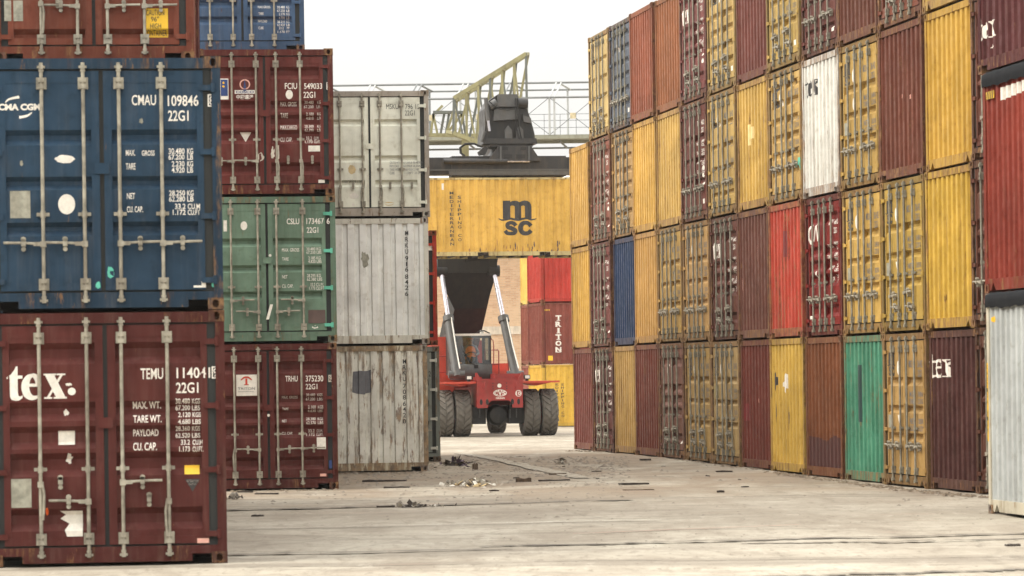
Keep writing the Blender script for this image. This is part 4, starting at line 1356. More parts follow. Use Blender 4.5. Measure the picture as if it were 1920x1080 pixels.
M['tyre'] = plain('dusty_tyre', (.125, .112, .095), .9, 0, .25, 7, .3)
M['steel'] = plain('bright_steel', (.52, .51, .56), .25, .6, .05, 3)
M['lamp'] = plain('lamp_lens', (.70, .68, .62), .2, 0, .05, 8)
M['seat'] = plain('seat_cloth', (.03, .03, .035), .8)
gm, gnt, gb = new_mat('cab_glass')
gnt.nodes.remove(gb)
g_t = N(gnt, 'ShaderNodeBsdfTransparent'); g_t.inputs[0].default_value = (.80, .86, .84, 1)
g_g = N(gnt, 'ShaderNodeBsdfGlossy'); g_g.inputs['Roughness'].default_value = .03
g_f = N(gnt, 'ShaderNodeFresnel'); g_f.inputs[0].default_value = 1.5
g_m = N(gnt, 'ShaderNodeMixShader')
gnt.links.new(math_n(gnt, 'ADD', math_n(gnt, 'MULTIPLY', g_f.outputs[0], 1.2), .05), g_m.inputs[0])
gnt.links.new(g_t.outputs[0], g_m.inputs[1]); gnt.links.new(g_g.outputs[0], g_m.inputs[2])
gnt.links.new(g_m.outputs[0], gnt.nodes['Material Output'].inputs[0])
M['glass'] = gm

def tyre_mesh(r, w):
    m = MB()
    h = w / 2
    prof = [(-h * .72, r * .58), (-h * .96, r * .66), (-h, r * .80), (-h * .93, r * .92), (-h * .80, r * .955), (h * .80, r * .955), (h * .93, r * .92), (h, r * .80), (h * .96, r * .66), (h * .72, r * .58)]
    m.lathe(prof, 48, 'x')
    n = 22
    for side in (-1, 1):
        for i in range(n):
            t0 = 2 * math.pi * (i + (.5 if side > 0 else 0)) / n
            def P(x, t, rr):
                return (x, rr * math.cos(t), rr * math.sin(t))
            w0, w1 = .20, .17
            sk = .24
            xs = [(side * .02, t0 + sk, w1), (side * h * .80, t0, w0), (side * h * .97, t0 - .03, w0)]
            v = []
            for j, (x, t, ww) in enumerate(xs):
                ro = r if j < 2 else r * .93
                ri = r * .94 if j < 2 else r * .86
                v += [P(x, t - ww / 2, ri), P(x, t + ww / 2, ri), P(x, t + ww / 2, ro), P(x, t - ww / 2, ro)]
            f = []
            for j in range(2):
                b = 4 * j
                for q in range(4):
                    f.append((b + q, b + (q + 1) % 4, b + 4 + (q + 1) % 4, b + 4 + q))
            f += [(3, 2, 1, 0), (8, 9, 10, 11)]
            m.add(v, f)
    return m.mesh('tyre', M['tyre'], 35)
def rim_mesh(r, w):
    m = MB()
    h = w / 2
    m.lathe([(-h * .7, r * .585), (-h * .62, r * .5), (-h * .25, r * .46), (-h * .2, r * .2), (-h * .3, r * .18), (-h * .3, 0.001)], 24, 'x')
    m.lathe([(h * .7, r * .585), (h * .62, r * .5), (h * .25, r * .46), (h * .2, r * .2), (h * .3, r * .18), (h * .3, 0.001)], 24, 'x')
    return m.mesh('rim', M['mred'], 35)
TW, TR = .56, .805
tm, rm = tyre_mesh(TR, TW), rim_mesh(TR, TW)
for x, y in ((-1.80, 0), (-1.19, 0), (1.17, 0), (1.78, 0), (-.95, 6.0), (.95, 6.0)):
    t = link('tyre', tm, ST, (x, y, TR - .012))
    t.rotation_euler = (random.uniform(0, 6), 0, 0)
    link('rim', rm, t)
# axle and differential
m = MB()
m.cyl((-1.5, 0, .82), (1.5, 0, .82), .2, 16)
for s in (-1, 1):
    m.cyl((s * .52, 0, .78), (s * .92, 0, .78), .30, 20)
    m.box(min(s * .40, s * .95), max(s * .40, s * .95), -.42, .3, .42, 1.05)
link('axle', m.mesh('axle', M['mblack'], 40), ST)
m = MB()
m.lathe([(-.62, .001), (-.60, .12), (-.55, .27), (-.42, .33), (-.1, .36), (.3, .3)], 28, 'x')
o = link('differential', m.mesh('differential', M['mblack'], 40), ST, (0, 0, .72), R(90))
for x in (-.62, -.40, .42, .64):
    link('axle_hose', MB().cyl((x, -.46, .62), (x, -.46, .92), .022, 8).mesh('axle_hose', M['mgrey'], 40), ST)
# chassis
m = MB()
m.box(-.72, .72, .4, 6.6, 1.05, 1.65)
m.box(-.95, .95, 4.9, 7.0, .65, 1.5)
link('chassis', m.mesh('chassis', M['mred']), ST)
m = MB()
m.prism([(-.78, 1.90), (-.78, .97), (-.42, .97), (-.40, 1.13), (-.30, 1.22), (.30, 1.22), (.40, 1.13), (.42, .97), (.78, .97), (.78, 1.90)], -1.04, -.98)
m.box(-.78, -.72, -.98, .5, 1.0, 1.9)
m.box(.72, .78, -.98, .5, 1.0, 1.9)
m.box(-.5, .1, -1.07, -1.04, 1.82, 1.9)
fp = link('front_plate', m.mesh('front_plate', M['mred']), ST)
for x in (-.65, -.44, .42, .63):
    m = MB()
    m.prism([(x + .05 * math.cos(t), 1.17 + .10 * math.sin(t)) for t in [2 * math.pi * i / 14 for i in range(14)]], -1.046, -1.038)
    link('slot_shade', m.mesh('slot_shade', M['mblack']), fp)  # no hole cut: black oval plate paints the dark inside of one
for x in (-.52, .56):
    m = MB()
    m.tube([(x, -1.05, 1.84), (x, -1.09, 1.76), (x - .03, -1.07, 1.66), (x - .03, -1.05, 1.62)], .022, 6)
    link('hook', m.mesh('hook', M['mred'], 40), fp)
for x, z in ((-.24, 1.80), (-.24, 1.70), (.23, 1.80), (.23, 1.70), (-.24, 1.62), (.23, 1.62)):
    link('bolt', cached(('bolt',), lambda: MB().cyl((0, -1.05, 0), (0, -1.036, 0), .02, 8).mesh('bolt', M['mdark'])), fp, (x, 0, z))
PL = Surf('plate', lambda u, v, o: Vector((u, -1.04 - o, v)))
build_decal('round_reflector', [oval(-.02, 1.72, .07, .07)], PL, 'white', fp)
build_decal('maker_logo', [ring(.0, 1.47, .23, .115, .022)], PL, 'white', fp, .003)
text_decal('maker_lettering', [('C', -.19, -.07, 1.41, 1.53), ('V', -.075, .075, 1.38, 1.57), ('S', .07, .19, 1.41, 1.53), ('FERRARI', -.145, .155, 1.27, 1.325)], PL, 'white', fp, bold=.02)
build_decal('number_disc', [ring(.63, 1.45, .108, .108, .02)], PL, 'white', fp)
text_decal('number_lettering', [('10', .555, .705, 1.39, 1.51)], PL, 'white', fp, bold=.02)
# deck above the plate
m = MB()
m.box(-.78, .80, -.95, -.85, 1.9, 1.955)
m.box(-.1, .78, -.7, .6, 1.9, 2.12)
m.prism([(-.82, 1.9), (-.62, 1.9), (-.76, 2.16), (-.82, 2.16)], -.96, -.86)
m.prism([(.82, 1.9), (.62, 1.9), (.76, 2.16), (.82, 2.16)], -.96, -.86)
m.box(-.62, .62, -.6, .6, 1.66, 1.9)
link('deck', m.mesh('deck', M['mred']), ST)
# fenders
for s, x1 in ((-1, 2.08), (1, 2.06)):
    m = MB()
    a, b = sorted((s * .80, s * x1))
    m.box(a, b, -.98, .95, 1.80, 1.865)
    c, e = sorted((s * .80, s * (x1 - .25)))
    m.prism([(c, 1.80), (e, 1.80), (e if s < 0 else c, 1.72), (c if s > 0 else e, 1.72)] if False else [(c, 1.80), (e, 1.80), ((c + e) / 2, 1.70)], -.7, .7)
    link('fender', m.mesh('fender', M['mred2']), ST)
    m = MB()
    lx = s * (1.02 if s < 0 else .97)
    m.box(lx - .10, lx + .10, -.86, -.70, 1.93, 2.07)
    m.box(lx - .05, lx + .05, -.80, -.72, 1.865, 1.93)
    h = link('headlight', m.mesh('headlight', M['mdark']), ST)
    link('lens', MB().box(lx - .075, lx + .075, -.872, -.861, 1.95, 2.05).mesh('lens', M['lamp']), h)
    m = MB()
    m.box(lx - .32 * s - .12, lx - .32 * s + .12, -.8, -.4, 1.865, 2.02)
    link('lamp_bracket', m.mesh('lamp_bracket', M['mred']), ST)
# engine cover and counterweight behind
m = MB()
m.box(-1.75, -1.25, 1.5, 4.6, 1.6, 3.42)
m.box(-1.95, -1.25, 1.2, 4.4, 1.5, 2.1)
m.box(-.15, 1.35, 2.4, 5.8, 1.6, 2.22)
m.box(-1.35, 1.35, 5.6, 7.4, .7, 2.5)
link('engine_cover', m.mesh('engine_cover', M['mred2']), ST)
# handrails
def rail(pts, r=.02):
    link('handrail', MB().tube(pts, r, 6).mesh('handrail', M['mred'], 60), ST)
rail([(-.04, 2.0, 2.0), (-.04, 2.0, 2.95), (.42, 2.0, 2.95), (.44, 2.0, 2.9), (.44, 2.0, 2.05)])
rail([(-.04, 2.0, 2.45), (.44, 2.0, 2.45)])
rail([(.62, .9, 2.1), (.58, .9, 2.75), (.62, .9, 2.8), (.9, .9, 2.0)])
rail([(-1.95, .9, 1.9), (-1.95, .9, 2.75), (-1.55, .9, 2.75)])
rail([(-1.95, .9, 2.2), (-1.55, .9, 2.2)])
rail([(-.06, .55, 3.30), (.02, .52, 3.28), (.04, .5, 3.1), (.03, .5, 2.5), (-.02, .52, 2.4)], .016)
# cab
CX0, CX1, CY0, CY1, CZ0, CZ1 = -1.48, -.04, .55, 2.1, 2.02, 3.50
m = MB()
m.box(CX0, CX1, CY0 + .02, CY1, CZ1 - .06, CZ1)
m.box(CX0 + .09, CX1 - .09, CY0 + .03, CY0 + .09, CZ1 - .15, CZ1 - .06)
m.box(CX0 + .09, CX1 - .09, CY0 + .03, CY0 + .09, 2.38, 2.50)
for x in (CX0, CX1 - .06):
    e0, e1 = (x, x + .09) if x < -1 else (x - .03, x + .06)
    m.box(e0, e1, CY0 + .02, CY0 + .08, 2.3, CZ1 - .06)
    m.box(x, x + .06, CY1 - .08, CY1, 2.1, CZ1 - .06)
m.box(CX1 - .42, CX1 - .36, CY1 - .08, CY1, 2.4, CZ1 - .06)
m.box(CX0 + .06, CX1 - .06, CY1 - .06, CY1, 2.1, 2.50)
m.box(CX0 + .06, CX0 + .50, CY1 - .061, CY1 - .001, 2.62, CZ1 - .06)
m.box(CX0 + .06, CX0 + .34, CY0 + .25, CY0 + .75, 2.14, 3.05)
m.box(CX1 - .30, CX1 - .23, CY0 + .06, CY0 + .13, 2.36, CZ1 - .06)
m.box(CX0, CX0 + .03, CY0 + .08, CY1 - .08, 2.1, CZ1 - .06)
m.box(CX1 - .03, CX1, CY0 + .08, CY1 - .08, 2.1, 2.6)
m.box(CX0 + .03, CX1 - .03, CY0 + .1, CY1 - .08, 2.05, 2.14)
cab = link('cab', m.mesh('cab', M['mdark']), ST)
link('roof_trim', MB().box(CX0 - .01, CX1 + .01, CY0 - .02, CY0 + .019, CZ1 - .065, CZ1 + .01).mesh('roof_trim', M['lamp']), cab)
m = MB()
n = 10
for i in range(n + 1):
    t = i / n
    x = CX0 - .02 + (CX1 - CX0 + .04) * t
    bul = .06 + .24 * math.sin(math.pi * t)
    for z, k in ((2.46, .6), (2.34, 1.0), (2.08, 1.0), (1.93, .5)):
        m.v.append((x, CY0 - bul * k, z))
m.f = [[i * 4 + k, i * 4 + k + 1, (i + 1) * 4 + k + 1, (i + 1) * 4 + k] for i in range(n) for k in range(3)]
link('cab_skirt', m.mesh('cab_skirt', M['mgrey'], 50), cab)
m = MB()
for i in range(n + 1):
    t = i / n
    x = CX0 + .05 + (CX1 - CX0 - .10) * t
    bul = .10 * math.sin(math.pi * t)
    for z, k in ((2.44, 1.0), (2.9, .9), (CZ1 - .065, .25)):
        m.v.append((x, CY0 + .02 - bul * k, z))
m.f = [[i * 3 + k, i * 3 + k + 1, (i + 1) * 3 + k + 1, (i + 1) * 3 + k] for i in range(n) for k in range(2)]
link('windscreen', m.mesh('windscreen', M['glass'], 60), cab)
for x in (CX0 + .012, CX1 - .012):
    m = MB()
    m.v = [(x, CY0 + .1, 2.55), (x, CY1 - .1, 2.55), (x, CY1 - .1, CZ1 - .07), (x, CY0 + .1, CZ1 - .07)]
    m.f = [[0, 1, 2, 3]]
    if x > -1:
        link('side_window', m.mesh('side_window', M['glass']), cab)
m = MB()
m.v = [(CX0 + .30, CY1 - .02, 2.56), (CX1 - .43, CY1 - .02, 2.56), (CX1 - .43, CY1 - .02, CZ1 - .07), (CX0 + .30, CY1 - .02, CZ1 - .07)]
m.f = [[0, 1, 2, 3]]
link('rear_window', m.mesh('rear_window', M['glass']), cab)
m = MB()
m.bar((CX0 + .86, CY0 - .22, 2.40), (CX0 + .50, CY0 - .14, 2.78), .03)
m.bar((CX0 + .66, CY0 - .17, 2.62), (CX0 + .44, CY0 - .14, 2.92), .018)
m.box(CX0 + .80, CX0 + .94, CY0 - .30, CY0 - .16, 2.32, 2.44)
link('wiper', m.mesh('wiper', M['mblack']), cab)
m = MB()
m.box(CX0 + .58, CX0 + 1.10, 1.2, 1.68, 2.42, 2.55)
m.box(CX0 + .60, CX0 + 1.08, 1.60, 1.72, 2.5, 3.12)
m.box(CX0 + .67, CX0 + 1.0, 1.25, 1.65, 2.14, 2.42)
link('driver_seat', m.mesh('driver_seat', M['seat']), cab)
m = MB()
m.cyl((CX1 - .25, 1.0, CZ1 + .0), (CX1 - .25, 1.0, CZ1 + .13), .07, 12)
link('beacon', m.mesh('beacon', M['lamp'], 40), cab)
m = MB()
m.tube([(CX1 - .45, .9, CZ1), (CX1 - .38, .85, CZ1 + .09), (CX1 - .2, .8, CZ1 + .11), (CX1 - .02, .75, CZ1 + .02), (CX1 + .03, .7, CZ1 - .2)], .022, 6)
link('cab_hose', m.mesh('cab_hose', M['mblack'], 60), cab)
# steering column
m = MB()
m.bar((CX0 + .84, .95, 2.14), (CX0 + .84, 1.08, 2.72), .07)
m.tube([(CX0 + .84 + .18 * math.cos(t), 1.10 + .06 * math.sin(t), 2.76 + .12 * math.sin(t)) for t in [2 * math.pi * i / 16 for i in range(17)]], .015, 6)
link('steering_wheel', m.mesh('steering_wheel', M['mblack'], 50), cab)
# lift cylinders
for (bx, by), (cx_, cy_), (tx, ty) in (((856, 702), (841, 596), (827.5, 508)), ((966, 702), (939.5, 597), (925.5, 508))):
    yb, yt = -.35, 1.35
    b, tp = sl(bx, by, yb), sl(tx, ty, yt)
    c = b.lerp(tp, .545)
    m = MB()
    m.cyl(b - (tp - b).normalized() * .1, c, .15, 20)
    m.cyl(c - (tp - b).normalized() * .16, c + (tp - b).normalized() * .04, .19, 20)
    m.cyl(b + Vector((-.28, 0, 0)), b + Vector((.28, 0, 0)), .13, 14)
    lc = link('lift_cylinder', m.mesh('lift_cylinder', M['mgrey'], 40), ST)
    link('piston_rod', MB().cyl(c, tp, .08, 16).mesh('piston_rod', M['steel'], 40), lc)
    off = Vector((.09, -.2, 0))
    link('hydraulic_pipe', MB().tube([b + off + Vector((0, 0, .2)), b.lerp(c, .5) + off, c + off * .9], .022, 6).mesh('hydraulic_pipe', M['lamp'], 50), lc)
    link('rod_eye', MB().cyl(tp + Vector((-.2, 0, 0)), tp + Vector((.2, 0, 0)), .2, 16).mesh('rod_eye', M['mblack'], 40), lc)
# boom
pr, ph = sl(856, 660, 5.3), sl(953, 215, -3.0)
pm = pr.lerp(ph, .72)
m = MB()
m.bar(pr, pm, 1.16, 1.05)
boom = link('boom', m.mesh('boom', M['mblack']), ST)
link('boom_extension', MB().bar(pr.lerp(ph, .6), ph, .86, .82).mesh('boom_extension', M['mdark']), boom)
ca, cb = sl(820, 505, 1.35), sl(931, 505, 1.35)
cm_ = pr.lerp(ph, .47)
m = MB()
m.prism([(ca.x, ca.z - .12), (cb.x, cb.z - .12), (cb.x, cb.z + .7), (ca.x, ca.z + .7)], 1.2, 1.6)
v = [(-.62 + cm_.x - .2, 2.2, 4.4), (.55 + cm_.x - .25, 2.2, 4.4), (cb.x, 1.4, cb.z - .12), (ca.x, 1.4, ca.z - .12)]
m.add(v + [(p[0], p[1] + .3, p[2] + .2) for p in v], [(0, 1, 2, 3), (4, 7, 6, 5), (0, 4, 5, 1), (1, 5, 6, 2), (2, 6, 7, 3), (3, 7, 4, 0)])
link('cylinder_bracket', m.mesh('cylinder_bracket', M['mblack']), boom)
m = MB()
for s in (-1, 1):
    m.box(pr.x + s * .75 - .1, pr.x + s * .75 + .1, 4.6, 6.0, 1.6, pr.z + .4)
link('boom_pivot', m.mesh('boom_pivot', M['mred']), ST)
# spreader: everything about the hanging head, local depth -3.4
YS = -3.4
def pp(*pts):
    return [(lambda q: (q.x, q.z))(sl(x, y, YS)) for x, y in pts]
m = MB()
m.prism(pp((905, 206), (914, 190), (930, 179), (966, 179), (970, 190), (984, 206), (991, 226), (998, 252), (999, 268), (902, 268), (906, 236)), YS - .45, YS + .9)
hd = link('boom_head', m.mesh('boom_head', M['mdark']), boom)
m = MB()
m.prism(pp((929, 180), (965, 180), (966, 203), (927, 203)), YS - .62, YS - .46)
m.prism(pp((922, 208), (966, 206), (968, 226), (920, 229)), YS - .60, YS - .45)
m.prism(pp((975, 218), (990, 224), (992, 234), (977, 231)), YS - .58, YS - .45)
link('head_plate', m.mesh('head_plate', M['mgrey']), hd)
m = MB()
m.prism(pp((916, 232), (972, 228), (990, 238), (995, 262), (910, 262)), YS - .475, YS - .455)
link('recess_shade', m.mesh('recess_shade', M['mblack']), hd)  # raised black plate, paints the shade of a hollow in the head
for x in (949, 970):
    m = MB()
    m.prism(pp((x - 7, 246), (x - 1, 238), (x + 6, 246), (x + 7, 262), (x - 7, 262)), YS - .56, YS - .48)
    link('guide_plate', m.mesh('guide_plate', M['mgrey']), hd)
a = sl(969, 193, YS - .5); b2 = sl(989, 193, YS - .5)
link('slew_motor', MB().cyl(a, b2, .17, 16).mesh('slew_motor', M['mdark'], 40), hd)
a = sl(918, 200, YS - .5); b2 = sl(931, 192, YS - .5)
link('slew_motor', MB().cyl(a, b2, .14, 16).mesh('slew_motor', M['mgrey'], 40), hd)
for (x0, y0), (x1, y1), mt, rr in (((911, 184), (915, 226), 'mgrey', .07), ((915.5, 226), (918, 246), 'steel', .045), ((908, 246), (903, 266), 'mgrey', .06)):
    link('damper', MB().cyl(sl(x0, y0, YS - .55), sl(x1, y1, YS - .55), rr, 10).mesh('damper', M[mt], 40), hd)
for dx in (0, 4):
    link('hose', MB().tube([sl(967 + dx, 184, YS - .66), sl(967 + dx, 210, YS - .68), sl(968 + dx * 1.4, 240, YS - .66), sl(974 + dx, 262, YS - .6)], .022, 6).mesh('hose', M['mblack'], 50), hd)
link('hose', MB().tube([sl(918, 190, YS - .6), sl(926, 198, YS - .7), sl(938, 204, YS - .68), sl(952, 206, YS - .66), sl(966, 203, YS - .66)], .02, 6).mesh('hose', M['mblack'], 50), hd)
m = MB()
m.prism(pp((903, 262), (1000, 262), (1002, 272), (901, 272)), YS - .62, YS + .8)
m.prism(pp((914, 272), (994, 272), (994, 277), (914, 277)), YS - .55, YS + .7)
link('turntable', m.mesh('turntable', M['mdark']), hd)
m = MB()
m.prism(pp((910, 304), (929, 276), (990, 276), (1009, 304)), YS - .6, YS + .8)
sb = link('spreader_base', m.mesh('spreader_base', M['mdark']), ST)
for x0, x1, y0, y1 in ((936, 947, 278, 284), (970, 981, 278, 284), (939, 955, 292, 300), (962, 979, 292, 300)):
    link('opening_shade', MB().prism(pp((x0, y0), (x1, y0), (x1, y1), (x0, y1)), YS - .612, YS - .598).mesh('opening_shade', M['mblack']), sb)  # base is solid; black sheets paint the shade inside its windows
for x in (932, 985):
    link('base_rib', MB().prism(pp((x, 277), (x + 3, 277), (x + 3, 303), (x, 303)), YS - .64, YS - .6).mesh('base_rib', M['mgrey']), sb)
zc = sl(955, 331, YS).z
ztop = sl(955, 293, YS).z
xc = sl(951, 312, YS).x
m = MB()
m.box(xc - 1.9, xc + 1.9, YS - .42, YS + .42, zc - .01, ztop - .02)
m.box(xc - 2.75, xc + 2.75, YS - .36, YS + .36, zc + .05, ztop - .06)
bm_ = link('spreader_beam', m.mesh('spreader_beam', M['mdark']), ST)
m = MB()
m.box(xc - 2.0, xc + 2.0, YS - .455, YS - .42, zc + .02, zc + .16)
m.box(xc - 2.9, xc + 2.9, YS - .46, YS - .425, zc + .17, zc + .22)
link('beam_lip', m.mesh('beam_lip', M['mgrey']), bm_)
link('side_cylinder', MB().cyl((xc - 2.2, YS - .55, ztop - .20), (sl(946, 308, YS).x, YS - .55, ztop - .20), .09, 12).mesh('side_cylinder', M['mdark'], 40), bm_)
link('piston_rod', MB().cyl((sl(946, 308, YS).x, YS - .55, ztop - .20), (sl(988, 308, YS).x, YS - .55, ztop - .20), .045, 10).mesh('piston_rod', M['steel'], 40), bm_)
for s in (-1, 1):
    m = MB()
    m.box(xc + s * 2.93 - .16, xc + s * 2.93 + .16, YS - 1.2, YS + 1.2, zc + .0, ztop - .05)
    link('end_beam', m.mesh('end_beam', M['mdark']), bm_)
    for q in (-1, 1):
        link('twist_lock', MB().cyl((xc + s * 2.93, YS + q * 1.13, zc - .14), (xc + s * 2.93, YS + q * 1.13, zc + .02), .07, 10).mesh('twist_lock', M['mgrey'], 40), bm_)
m = MB()
m.box(sl(901, 331, YS).x, sl(965, 331, YS).x, YS - .3, YS + .3, zc - .12, zc + .12)
link('beam_foot', m.mesh('beam_foot', M['mblack']), bm_)
for i in range(2):
    y_ = YS - .5 + .1 * i
    link('hose_loop', MB().tube([sl(905 - 2 * i, 276, y_), sl(890 - i, 269 + i, y_), sl(872, 269 + 2 * i, y_), sl(862 + 2 * i, 277, y_), sl(863 + 2 * i, 287, y_), sl(870 + 2 * i, 292, y_)], .025, 6).mesh('hose_loop', M['mblack'], 60), bm_)
m = MB()
m.prism(pp((893, 287), (905, 276), (911, 280), (906, 292), (896, 293)), YS - .5, YS - .2)
link('valve_block', m.mesh('valve_block', M['mdark']), bm_)

# the carried container: long side to the camera
phi = SYAW
cc = SM @ Vector((xc, YS, 0))
Lx = Vector((math.cos(phi), math.sin(phi), 0))
org = cc - Lx * LEN / 2
zt = (SM @ Vector((0, YS, zc))).z - .1
CR = container((org.x, org.y, zt - HS), phi - R(90), 'yellow container lifted by the reach stacker, long side with big black logo', (.56, .335, .075), .42, HS, 'A', 'tri', frame_color=(.45, .36, .17))
CR.side_obj = [c for c in CR.root.children if c.name.startswith('side_panel')][1]
pshape(CR, 'company_logo', msc_fn, (935, 1006, 376, 441.5), 'black', 'side')
def vert_words(C, word, x0, x1, y0, y1, mat, name, bold=.018):
    n = len(word)
    st = (y1 - y0) / n
    its = []
    for i, ch in enumerate(word):
        if ch == ' ':
            continue
        yc = y0 + st * (i + .5)
        sh = (yc - (y0 + y1) / 2) * .014
        w = (x1 - x0) * (.3 if ch == 'I' else 1)
        xm = (x0 + x1) / 2 + sh
        its.append((ch, xm - w / 2, xm + w / 2, yc - st * .36, yc + st * .36))
    ptext(C, name, its, mat, 'side', bold)
M.setdefault('ruststreak', plain('rust_streak', (.26, .13, .05), .8, 0, .4, 8))
rq = random.Random(9)
for i in range(34):
    x = rq.choice([rq.uniform(925, 1062), rq.uniform(950, 1050), rq.uniform(900, 1065), rq.uniform(870, 920)])
    y = 462 + rq.gauss(0, 6)
    w, h = rq.uniform(1.0, 4.2), rq.uniform(4, 15)
    pshape(CR, 'rust_streak', rag_fn(i, .3), (x, x + w, y - 3, min(474, y + h)), 'ruststreak' if i % 3 else 'brownpatch', 'side')
vert_words(CR, 'MEDITERRANEAN', 843.5, 851, 358, 461.5, 'black', 'company_lettering')
vert_words(CR, 'SHIPPING CO', 858.5, 865, 366, 453.5, 'black', 'company_lettering')
pshape(CR, 'white_tag', rect, (828, 832, 344, 356), 'paper', 'side')

# the driver
def driver():
    seat = SM @ Vector((CX0 + .84, 1.40, 2.56))
    P = thing('person', 'driver in an orange vest sitting behind the cab windscreen', 'person', seat, SYAW)
    bm = bmesh.new()
    sk = bm.verts.layers.skin.verify()
    V = {}
    def vert(k, co, r):
        v = bm.verts.new(co)
        v[sk].radius = (r, r)
        V[k] = v
    vert('pel', (0, 0, .08), .15); V['pel'][sk].use_root = True
    vert('sp1', (0, .02, .24), .14); vert('sp2', (0, .02, .40), .15); vert('ch', (0, 0, .50), .12)
    vert('nk', (0, -.02, .60), .055); vert('h0', (0, -.04, .67), .075); vert('h1', (0, -.04, .75), .09); vert('h2', (0, -.03, .82), .07)
    for s, n_ in ((-1, 'l'), (1, 'r')):
        vert('sh' + n_, (s * .18, 0, .50), .065); vert('el' + n_, (s * .27, -.10, .26), .048); vert('wr' + n_, (s * .15, -.36, .22), .034)
        vert('pa' + n_, (s * .13, -.43, .235), .038)
        for q in range(4):
            vert(f'f{q}{n_}', (s * (.09 + .02 * q), -.49, .255 - .008 * q), .010)
            vert(f'g{q}{n_}', (s * (.09 + .02 * q), -.50, .225 - .008 * q), .009)
        vert('t0' + n_, (s * .085, -.44, .26), .011)
        vert('t1' + n_, (s * .07, -.475, .27), .010)
        vert('hip' + n_, (s * .09, -.05, .07), .09); vert('kn' + n_, (s * .14, -.42, .10), .065); vert('an' + n_, (s * .14, -.46, -.30), .045); vert('to' + n_, (s * .14, -.60, -.36), .04)
    E = [('pel', 'sp1'), ('sp1', 'sp2'), ('sp2', 'ch'), ('ch', 'nk'), ('nk', 'h0'), ('h0', 'h1'), ('h1', 'h2')]
    for n_ in 'lr':
        E += [('ch', 'sh' + n_), ('sh' + n_, 'el' + n_), ('el' + n_, 'wr' + n_), ('wr' + n_, 'pa' + n_), ('pel', 'hip' + n_), ('hip' + n_, 'kn' + n_), ('kn' + n_, 'an' + n_), ('an' + n_, 'to' + n_), ('pa' + n_, 't0' + n_), ('t0' + n_, 't1' + n_)]
        for q in range(4):
            E += [('pa' + n_, f'f{q}{n_}'), (f'f{q}{n_}', f'g{q}{n_}')]
    for a, b in E:
        bm.edges.new((V[a], V[b]))
    me = bpy.data.meshes.new('body')
    bm.to_mesh(me); bm.free()
    M['skin'] = plain('skin', (.36, .19, .12), .55)
    mat, nt, bs = new_mat('driver_body')
    tc = N(nt, 'ShaderNodeTexCoord')
    sp = N(nt, 'ShaderNodeSeparateXYZ')
    nt.links.new(tc.outputs['Object'], sp.inputs[0])
    head = ramp(nt, sp.outputs[2], .575, .585)
    leg = ramp(nt, sp.outputs[2], .17, .15)
    hand = ramp(nt, sp.outputs[1], -.36, -.38)
    c = mixc(nt, leg, (.16, .16, .18), (.03, .035, .06))
    c = mixc(nt, math_n(nt, 'MULTIPLY', hand, ramp(nt, sp.outputs[2], .17, .19)), c, (.36, .19, .12))
    c = mixc(nt, head, c, (.36, .19, .12))
    nt.links.new(c, bs.inputs['Base Color'])
    me.materials.append(mat)
    o = link('body', me, P)
    o.modifiers.new('skin', 'SKIN').use_smooth_shade = True
    sd = o.modifiers.new('sub', 'SUBSURF'); sd.levels = sd.render_levels = 1
    # vest, cap, face
    m = MB()
    m.lathe([(.08, .19), (.24, .185), (.40, .195), (.50, .17), (.555, .09)], 18, 'z')
    m.v = [(x, y * .82 + .01, z) for x, y, z in m.v]
    link('vest', m.mesh('vest', plain('orange_vest', (.95, .22, .07), .7), 60), P)
    m = MB()
    m.v = []
    m.lathe([(.0, .112), (.05, .105), (.09, .07), (.105, .001)], 16, 'z', (0, -.035, .765))
    m.box(-.07, .07, -.21, -.12, .765, .78)
    link('cap', m.mesh('cap', plain('orange_cap', (.75, .15, .05), .7), 60), P)
    for s in (-1, 1):
        link('eye', MB().lathe([(-.012, .001), (-.008, .010), (0, .013), (.008, .010), (.012, .001)], 8, 'x', (s * .033, -.118, .735)).mesh('eye', M['black'], 60), P)
        link('ear', MB().box(s * .088 - .012, s * .088 + .012, -.06, -.02, .70, .765).mesh('ear', M['skin']), P)
    link('nose', MB().prism([(-.018, .685), (.018, .685), (.006, .735), (-.006, .735)], -.150, -.115).mesh('nose', M['skin']), P)
    link('mouth', MB().box(-.028, .028, -.124, -.112, .658, .666).mesh('mouth', M['redfilm']), P)
driver()

# ------------------------------------------------------------------ thin dusty haze over the yard
hm = bpy.data.materials.new('thin_haze')
hm.use_nodes = True
hm.node_tree.nodes.clear()
h_o = hm.node_tree.nodes.new('ShaderNodeOutputMaterial')
h_v = hm.node_tree.nodes.new('ShaderNodeVolumePrincipled')
h_v.inputs['Color'].default_value = (.95, .93, .90, 1)
h_v.inputs['Density'].default_value = .00018
h_v.inputs['Anisotropy'].default_value = .2
hm.node_tree.links.new(h_v.outputs[0], h_o.inputs['Volume'])
hz = link('haze', MB().box(-2100, 2100, -70, 2700, -1.4, 24).mesh('haze', hm), kind='stuff')
tag(hz, 'thin pale haze hanging over the whole container yard', 'haze')

